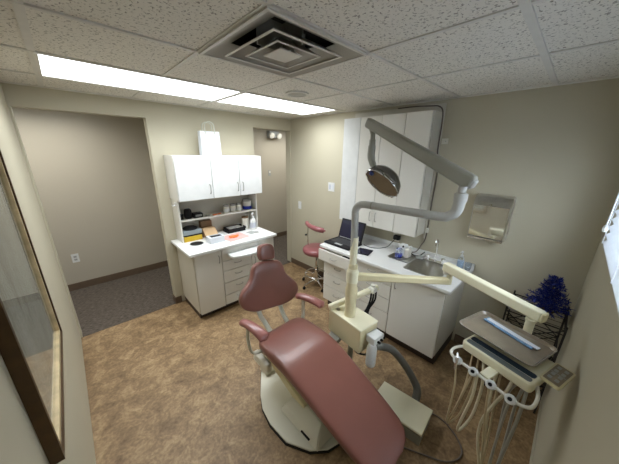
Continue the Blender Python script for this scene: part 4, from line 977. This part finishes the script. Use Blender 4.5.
# ------------------------------------------------------------------ wire rack with tree and bowl
rk = thing('wire_rack', 'black wire rack in the corner behind the console', 'rack', (-.26, -3.19, 0))
rx0, rx1, ry0, ry1, rtop = -.39, -.05, -3.345, -3.02, .745
def rod(a, b_, r=.005): return tube([a, b_], r, seg=6, smooth=False)
for x in (rx0, rx1):
    for y in (ry0, ry1): obj('leg', rod((x, y, 0), (x, y, rtop+.03), .007), M['iron'], rk)
for z in (.25, .50, rtop):
    b = bm_new()
    for y in (ry0, ry1): add_tube(b, [(rx0, y, z), (rx1, y, z)], .005, seg=6, smooth=False); add_tube(b, [(rx0, y, z-.035), (rx1, y, z-.035)], .004, seg=6, smooth=False)
    for x in (rx0, rx1): add_tube(b, [(x, ry0, z), (x, ry1, z)], .005, seg=6, smooth=False); add_tube(b, [(x, ry0, z-.035), (x, ry1, z-.035)], .004, seg=6, smooth=False)
    k = rx0+.03
    while k < rx1: add_tube(b, [(k, ry0, z), (k, ry1, z)], .0018, seg=5, smooth=False); k += .07
    obj('wire_shelf', b, M['iron'], rk)
for x in (rx0, rx1):
    b = rod((x, ry0, .25), (x, ry1, .50), .004); add_tube(b, [(x, ry1, .25), (x, ry0, .50)], .004, seg=6, smooth=False)
    add_tube(b, [(x, ry0, .50), (x, ry1, rtop)], .004, seg=6, smooth=False); add_tube(b, [(x, ry1, .50), (x, ry0, rtop)], .004, seg=6, smooth=False)
    obj('cross_brace', b, M['iron'], rk)
tag(obj('white_bowl', lathe([(0, 0), (.03, 0), (.062, .035), (.070, .055), (.066, .055), (.055, .03), (.028, .006), (0, .005)], (-.345, -3.055, rtop+.005)), M['whiter']), 'small white bowl on the wire rack behind the cream arm', 'bowl')
tx, ty_, tz = -.205, -3.225, rtop+.005
tr = thing('tinsel_tree', 'small blue tinsel tree standing on the wire rack', 'christmas tree', (tx, ty_, tz))
obj('stand', lathe([(0, 0), (.045, 0), (.045, .012), (.012, .02), (.008, .06), (0, .06)], (tx, ty_, tz), seg=16), M['tread'], tr)
obj('trunk', tube([(tx, ty_, tz+.02), (tx, ty_, tz+.27)], .004, seg=6, smooth=False), M['tread'], tr)
random.seed(11)
b = bm_new()
def needle(p, d, L, w):
    d = d.normalized(); s = d.cross(Vector((random.random()-.5, random.random()-.5, random.random()-.5))).normalized()*w
    a = [b.verts.new(p-s), b.verts.new(p+s), b.verts.new(p+d*L+s*.3), b.verts.new(p+d*L-s*.3)]
    b.faces.new(a)
for lev in range(9):
    z = tz+.05+lev*.027; rad = .130*(1-lev/9.6)+.012; nb = max(5, 13-lev)
    for k in range(nb):
        a = 2*PI*(k+random.random()*.5)/nb; d = Vector((math.cos(a), math.sin(a), -.12+.5*lev/9+random.uniform(-.12, .12)))
        L = rad*random.uniform(.75, 1.1)
        if ty_+d.y*L < YW+.012: L = (YW+.012-ty_)/d.y
        p0 = Vector((tx, ty_, z)); add_tube(b, [p0, p0+d*L], .0015, seg=4, smooth=False)
        for q in range(34):
            t = random.uniform(.12, 1.0); needle(p0+d*L*t, d*.6+Vector((random.uniform(-1, 1), random.uniform(-1, 1), random.uniform(-1, 1))), random.uniform(.016, .028), .0032)
for q in range(60): needle(Vector((tx, ty_, tz+.27+.002*random.random())), Vector((random.uniform(-.5, .5), random.uniform(-.5, .5), 1)), .024, .002)
obj('foliage', b, M['bluefoil'], tr, smooth=False)
# ------------------------------------------------------------------ assistant stool
sxx, syy = -.245, -.86
so = thing('operator_stool', 'rose vinyl stool with curved body support beside the right counter', 'stool', (sxx, syy, 0))
obj('seat', lathe([(0, .505), (.16, .505), (.192, .518), (.205, .548), (.20, .580), (.172, .600), (.10, .608), (0, .610)], (sxx, syy, 0), seg=36), M['vinylpink'], so)
obj('seat_plate', lathe([(0, .485), (.09, .485), (.10, .504), (0, .504)], (sxx, syy, 0)), M['dark'], so)
obj('gas_column', lathe([(0, .09), (.028, .09), (.028, .30), (.018, .30), (.018, .49), (0, .49)], (sxx, syy, 0)), M['chrome'], so)
obj('hub', lathe([(0, .06), (.05, .06), (.05, .10), (.03, .12), (0, .12)], (sxx, syy, 0)), M['chrome'], so)
for k in range(5):
    a = 2*PI*k/5+.55; d = Vector((math.cos(a), math.sin(a), 0)); p = Vector((sxx, syy, 0)); rr = .225
    leg = obj('leg', tube([p+d*.03+Vector((0, 0, .09)), p+d*.12+Vector((0, 0, .085)), p+d*rr+Vector((0, 0, .062))], [.015, .013, .011], seg=10), M['chrome'], so)
    q = p+d*rr
    obj('caster', add_lathe(bm_new(), [(0, -.011), (.020, -.011), (.024, -.006), (.024, .006), (.020, .011), (0, .011)], q+Vector((0, 0, .0245)), seg=16, M3=Matrix.Rotation(PI/2, 3, 'X')), M['dark'], leg)
b = bm_new(); ring = [(sxx+.165*math.cos(2*PI*q/32), syy+.165*math.sin(2*PI*q/32), .185) for q in range(33)]
add_tube(b, ring, .009, seg=8, smooth=False)
obj('foot_ring', b, M['chrome'], so)
for k in range(3):
    a = 2*PI*k/3+.2; d = Vector((math.cos(a), math.sin(a), 0)); p = Vector((sxx, syy, .19))
    obj('ring_spoke', tube([p+d*.026, p+d*.162+Vector((0, 0, -.004))], .006, seg=8, smooth=False), M['chrome'], so)
obj('height_lever', tube([(sxx, syy, .49), (sxx-.09, syy-.09, .485), (sxx-.13, syy-.12, .47)], .006, seg=8), M['dark'], so)
ap = [(sxx-.02, syy+.235, .905), (sxx-.09, syy+.19, .905), (sxx-.155, syy+.12, .905), (sxx-.185, syy+.02, .90), (sxx-.17, syy-.08, .89), (sxx-.125, syy-.15, .88)]
ap = [(-.22, -.62, .905), (-.27, -.68, .905), (-.315, -.77, .902), (-.335, -.87, .897), (-.32, -.97, .890), (-.275, -1.035, .880)]
obj('body_support', tube(ap, [.012, .028, .030, .030, .031, .032, .034, .036, .036, .034, .012], seg=14, aspect=1.0, up=(0, 0, 1), k=6), M['vinylpink'], so, label='curved padded rose body support')
obj('support_rod', tube([(-.305, -.735, .895), (-.305, -.735, .70), (-.305, -.735, .52), (-.30, -.76, .492), (-.26, -.84, .49)], .009, seg=10, smooth=False), M['chrome'], so)
obj('rod_knob', lathe([(0, 0), (.014, 0), (.014, .02), (0, .022)], (-.335, -.735, .77), seg=12, M3=Matrix.Rotation(-PI/2, 3, 'Y')), M['dark'], so)
# ================================================================== LIGHT / WORLD / CAMERA
w = bpy.data.worlds.new('World'); S.world = w; w.use_nodes = True
n = w.node_tree.nodes; l = w.node_tree.links; bg = n['Background']
bg.inputs['Color'].default_value = (.82, .91, 1.0, 1); bg.inputs['Strength'].default_value = 8
S.view_settings.view_transform = 'Standard'; S.view_settings.look = 'None'; S.view_settings.gamma = 1; S.view_settings.exposure = 0.58
S.view_settings.use_curve_mapping = False
cd = bpy.data.cameras.new('camera'); cam = bpy.data.objects.new('camera', cd); C.objects.link(cam)
cd.sensor_width = 36; cd.lens = 249.78*36/619; cd.clip_start = .01; cd.clip_end = 50
yaw, pitch, roll = .765757, -.307069, .015147
cy_, sy_, cp_, sp_ = math.cos(yaw), math.sin(yaw), math.cos(pitch), math.sin(pitch)
fwd = Vector((sy_*cp_, cy_*cp_, sp_)); right = Vector((cy_, -sy_, 0)); up = right.cross(fwd)
r2 = right*math.cos(roll)+up*math.sin(roll); u2 = up*math.cos(roll)-right*math.sin(roll)
m = Matrix((r2, u2, -fwd)).transposed().to_4x4(); m.translation = Vector((-2.60798, -3.1586, 1.86117))
cam.matrix_world = m
S.camera = cam
